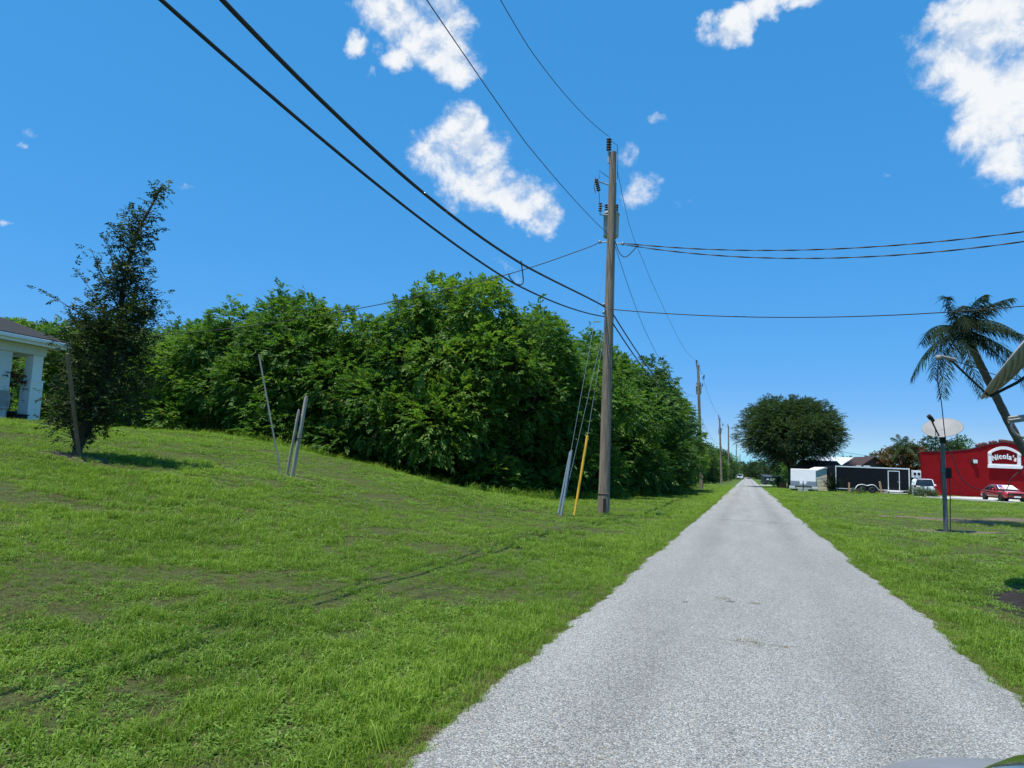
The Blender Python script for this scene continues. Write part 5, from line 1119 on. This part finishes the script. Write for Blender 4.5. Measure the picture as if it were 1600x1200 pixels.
# white SUV seen from behind
sv, xf, xr = car('white_suv', 'white SUV seen from the back, parked by the corner of the red wall', 'suv', loc(42.4, 75.6, .03), R(80), M_whitecar, 4.6, 1.9,
    [(-2.2, .84, .42, .75, 1.02), (-2.05, .93, .34, .7, 1.05), (-1.2, .95, .3, .68, 1.04), (0, .95, .28, .66, 1.03), (1.0, .95, .28, .66, 1.02), (2.0, .92, .3, .62, .96), (2.3, .80, .4, .6, .86)], (1.0, -2.1, 1.02), (.25, -1.75, 1.66), suv=True)
for s in (-1, 1): k = MB(); k.box(xr - .02, xr + .1, s * .86 - .12, s * .86 + .08, .86, 1.06); k.build('tail_light', M_tail, sv, bevel=.02)
k = MB(); k.box(xr - .03, xr + .05, -.26, .26, .74, .88); k.build('rear_plate', M_white, sv)
k = MB(); k.box(xr - .06, xr + .2, -.85, .85, .40, .56); k.build('rear_bumper', M_dark, sv, bevel=.03)
bpy.data.objects.remove(ss)
fl = MB(); qd(fl, .02, .98, .05, .95); fo = fl.build('painted_reflection', M_white, rc)  # pale sheet over the windshield, a flag reflection painted as coloured panels
fl = MB(); off = Vector((.18, 0, .07)); qd(fl, .06, .30, .5, .9); fl.build('reflected_field', M_flagblue, fo)
for lo, hi in ((.12, .24), (.36, .48)): fl = MB(); qd(fl, .06, .34, lo, hi); fl.build('reflected_stripe', M_flagred, fo)

# satellite dish on the grass
def dish_reflector(R0, depth, n=30, rings=7):
    mb = MB()
    for k in range(rings + 1):
        r = R0 * k / rings
        for i in range(n): a = 2 * PI * i / n; mb.v.append((r * math.cos(a), r * math.sin(a) * 1.05, depth * (k / rings) ** 2))
    for k in range(rings):
        for i in range(n): a, b = k * n + i, k * n + (i + 1) % n; mb.f.append((a, b, b + n, a + n))
    return mb
def sat_dish():
    x, y = 5.42, 24.2; t = thing('satellite_dish', 'pale satellite dish on a grey post standing in the grass', 'satellite dish', (x, y, ter(x, y)))
    a = MB(); a.tube([(0.02, 0, -.3), (0, 0, .0), (-.03, 0, 2.45)], [.062, .06, .06], 12); a.build('post', M_post, t, True)
    a = MB(); a.tube([(-.03, 0, 2.3), (-.04, .0, 2.62)], .045, 10); a.lathe([(.07, -.06), (.085, 0), (.07, .06)], 12, (-.03, 0, 1.75)); a.build('post_cap', M_post, t, True)
    d = dish_reflector(.53, .10); o = d.build('reflector', M_dish, t, True); o.modifiers.new('solid', 'SOLIDIFY').thickness = .012
    nrm = Vector((-.18, -.52, .84)).normalized(); o.matrix_local = Matrix.Translation((-.02, -.02, 2.92)) @ nrm.to_track_quat('Z', 'Y').to_matrix().to_4x4()
    a = MB(); a.box(-.09, .05, -.07, .12, 2.56, 2.80); a.build('mount', M_dark, t, bevel=.02)
    lnb = Vector((-.42, -.62, 3.20)); a = MB(); a.tube([(-.05, -.08, 2.62), (-.22, -.40, 2.78), lnb - Vector((0, 0, .06))], .022, 8); a.build('feed_arm', M_dark, t, True)
    a = MB(); a.tube([lnb + Vector((-.10, -.06, .10)), lnb + Vector((-.03, -.02, .03)), lnb + Vector((.05, .03, -.05))], [.06, .065, .04], 10); a.build('feed_horn', M_dark, t, True)
    a = MB(); a.tube(catmull([lnb, (-.30, -.45, 2.9), (-.25, -.2, 2.4), (-.12, -.05, 2.0), (-.10, -.02, 1.2)], 8), .010, 5); a.tube(catmull([(.08, -.05, 1.9), (.12, -.04, 1.3), (.11, -.03, .5), (.10, -.03, 0)], 6), .014, 5); a.build('cable', M_cable, t, True)
    a = MB(); a.box(.05, .17, -.08, .04, 1.55, 1.85); a.build('junction_box', M_dark, t, bevel=.01)
sat_dish()
def big_dish():
    x, y = 3.86, 11.85; t = thing('satellite_dish', 'larger beige satellite dish seen edge on at the right edge of the photo', 'satellite dish', (x, y, 0))
    L_ = lambda X, Y, Z: Vector((X - x, Y - y, Z))
    a = MB(); a.tube([(0, 0, -.3), (0, 0, 2.62)], .045, 12); a.build('post', M_post, t, True)
    lowp, upp = L_(3.06, 11.35, 2.62), L_(3.90, 11.62, 3.63); c = (lowp + upp) / 2; up = (upp - lowp).normalized(); back = Vector((rt.x, rt.y, 0)).cross(Vector((0, 1, 0)))
    vd = (c + Vector((x, y, 0)) - Vector((0, 0, 1.4))).normalized(); n0 = up.cross(vd).normalized(); n0 = n0 if n0.z > 0 else -n0; nrm = n0 * math.cos(R(4)) + n0.cross(up).normalized() * math.sin(R(4)) * (1 if n0.cross(up).dot(vd) > 0 else -1)
    rad = (upp - lowp).length / 2; d = dish_reflector(rad, .11, 40, 8); o = d.build('reflector', M_dishbeige, t, True); o.modifiers.new('solid', 'SOLIDIFY').thickness = .02
    xax = nrm.cross(up).normalized(); m3 = Matrix((xax, up, nrm)).transposed(); o.matrix_local = Matrix.Translation(c - nrm * .10) @ m3.to_4x4()
    a = MB()
    for i in range(11): f = -.8 + 1.6 * i / 10; w = math.sqrt(max(0, 1 - f * f)) * rad * .96; a.tube([c + up * f * rad + xax * q_ * w + nrm * (-.122 + .11 * (f * f + (q_ * w / rad) ** 2)) for q_ in (-1, -.6, -.2, .2, .6, 1)], .012, 5)
    a.build('back_ribs', M_dishbeige, t)
    a = MB(); a.tube([lowp - nrm * .06, c - up * rad * .45 - nrm * .20, c - nrm * .26, c + up * rad * .5 - nrm * .22, upp - nrm * .1], .022, 6); a.tube([c - nrm * .26, Vector((0, 0, 2.58))], .03, 8); a.build('back_strut', M_dark, t, True)
    e1 = L_(2.54, 10.8, 2.985); e0 = L_(2.36, 10.65, 3.0)
    a = MB(); a.tube([lowp - nrm * .03, e1, e1 + (e0 - e1) * .2], .014, 8); a.build('feed_arm', M_dark, t, True)
    a = MB(); a.tube([e1 + Vector((.04, .02, .02)), e0 + Vector((0, 0, .03))], [.026, .022], 10); a.lathe([(.0, 0), (.035, 0), (.03, .06), (0, .06)], 12, e0 + Vector((-.01, -.01, -.02))); a.build('feed_horn', M_dish, t, True)
    a = MB(); a.tube(catmull([e0, L_(2.33, 10.64, 2.75), L_(2.38, 10.69, 2.44), L_(2.44, 10.77, 1.93), L_(2.53, 10.83, 1.71), L_(2.64, 10.89, 1.45), L_(2.77, 10.94, 1.36), L_(2.97, 11.01, 1.31), L_(3.10, 11.06, 1.30), L_(3.19, 11.08, 1.36), L_(3.23, 11.08, 1.47), L_(3.29, 11.09, 1.54), L_(3.41, 11.22, 1.62), L_(3.61, 11.59, 1.72)], 8), .006, 5)
    a.tube(catmull([e0 + Vector((.02, 0, 0)), L_(2.36, 10.62, 2.86), L_(2.39, 10.64, 2.72)], 6), .005, 5); a.build('cable', M_cable, t, True)
    a = MB(); a.tube(catmull([e1 + Vector((.05, .02, .0)), L_(2.85, 11.0, 2.93), L_(3.2, 11.3, 2.86), L_(3.7, 11.6, 2.80)], 8), .006, 5); a.build('cable', M_cable, t, True)
    # lower cross arm with its curved tube
    a0, a1 = L_(3.21, 11.0, 2.235), L_(4.1, 11.3, 2.40); dv = (a1 - a0).normalized(); a = MB()
    for dz, r_ in ((0, .022), (.035, .016), (-.03, .012)): a.tube([a0 + Vector((0, 0, dz)), a1 + Vector((0, 0, dz))], r_, 6)
    a.build('cross_arm', M_dishbeige, t); a = MB(); a.tube(catmull([a0 + dv * .04 + Vector((0, 0, -.02)), L_(3.25, 11.02, 2.13), L_(3.32, 11.05, 2.05), L_(3.45, 11.1, 2.02), L_(3.9, 11.25, 2.02)], 8), .018, 8); a.build('curved_tube', M_dish, t, True)
big_dish()

# silver car in the near right corner
nc, xf, xr = car('silver_car', 'silver car whose hood corner pokes into the bottom right of the photo', 'car', (1.08, -.76, .045), R(90), M_grey_car, 4.7, 1.9,
    [(-2.3, .82, .42, .72, 1.05), (-2.15, .92, .34, .7, 1.08), (-1.2, .95, .3, .68, 1.08), (0, .95, .28, .68, 1.06), (.9, .95, .28, .68, 1.04), (1.9, .95, .3, .66, .94), (2.25, .95, .32, .64, .90), (2.42, .93, .38, .62, .865), (2.5, .86, .44, .6, .74)], (.85, -2.0, 1.06), (.1, -1.6, 1.5), suv=True)
for s in (-1, 1): hb = MB(); hb.lathe([(0, .075), (.16, .068), (.27, .042), (.33, .0), (.35, -.05)], 32, (1.86, s * .52, .925)); hb.build('hood_scoop', M_gloss_black, nc, True)
for s in (-1, 1): k = MB(); k.lathe([(0, .05), (.1, .04), (.14, 0), (.1, -.05)], 14, (xf - .12, s * .62, .60), (1, 0, 0)); k.build('headlight', M_lamp, nc, True)
k = MB(); k.box(xf - .1, xf + .01, -.45, .45, .5, .68); k.build('grille', M_black, nc, bevel=.02)

# small vehicles and weeds far and near
for x, y, rz_, lab in [(-2.4, 250, R(90), 'tiny white pickup far off where the road vanishes, left of the road'),]:
    fv, a_, b_ = car('white_pickup', lab, 'pickup', (x, y, 0), rz_, M_whitecar, 5, 1.95, [(-2.4, .9, .4, .75, 1.0), (-2.2, .95, .36, .7, 1.05), (0, .95, .36, .7, 1.05), (2.2, .92, .36, .7, 1.0), (2.4, .85, .42, .65, .9)], (.9, -.8, 1.05), (.4, -.5, 1.75), suv=True)
def weed(label, x, y, s, m, k):
    t = thing('weed', label, 'weed', (x, y, .045)); me = blade_tuft(40 + k, 22, .035 * s, .004, .07 * s, 2.0, m); link('blades', me, t)
weed('small grassy weed growing in the crack across the road', 0.0, 6.52, 1.5, M_dry, 1); weed('dry weed sprig on the road, farther left of the crack', -.24, 8.65, 1.3, M_dry, 2); weed('thin dry weed sprig on the road, farther above the crack', .08, 8.5, .9, M_dry, 3); weed('tiny flattened weed right of the grassy weed on the crack', .28, 6.5, .7, M_dry, 4)
ck = MB(); cp = [(-.95 + .1 * i, 6.62 + .025 * math.sin(i * 2.1) - .008 * i, .0425) for i in range(15)]
for (x0, y0, z0), (x1, y1, z1) in zip(cp[:-1], cp[1:]): ck.add([(x0, y0 - .0022, .0462), (x1, y1 - .0022, .0462), (x1, y1 + .0022, .0462), (x0, y0 + .0022, .0462)], [(0, 1, 2, 3)])
co_ = ck.build('road_crack', M_dark); tag(co_, kind='structure')
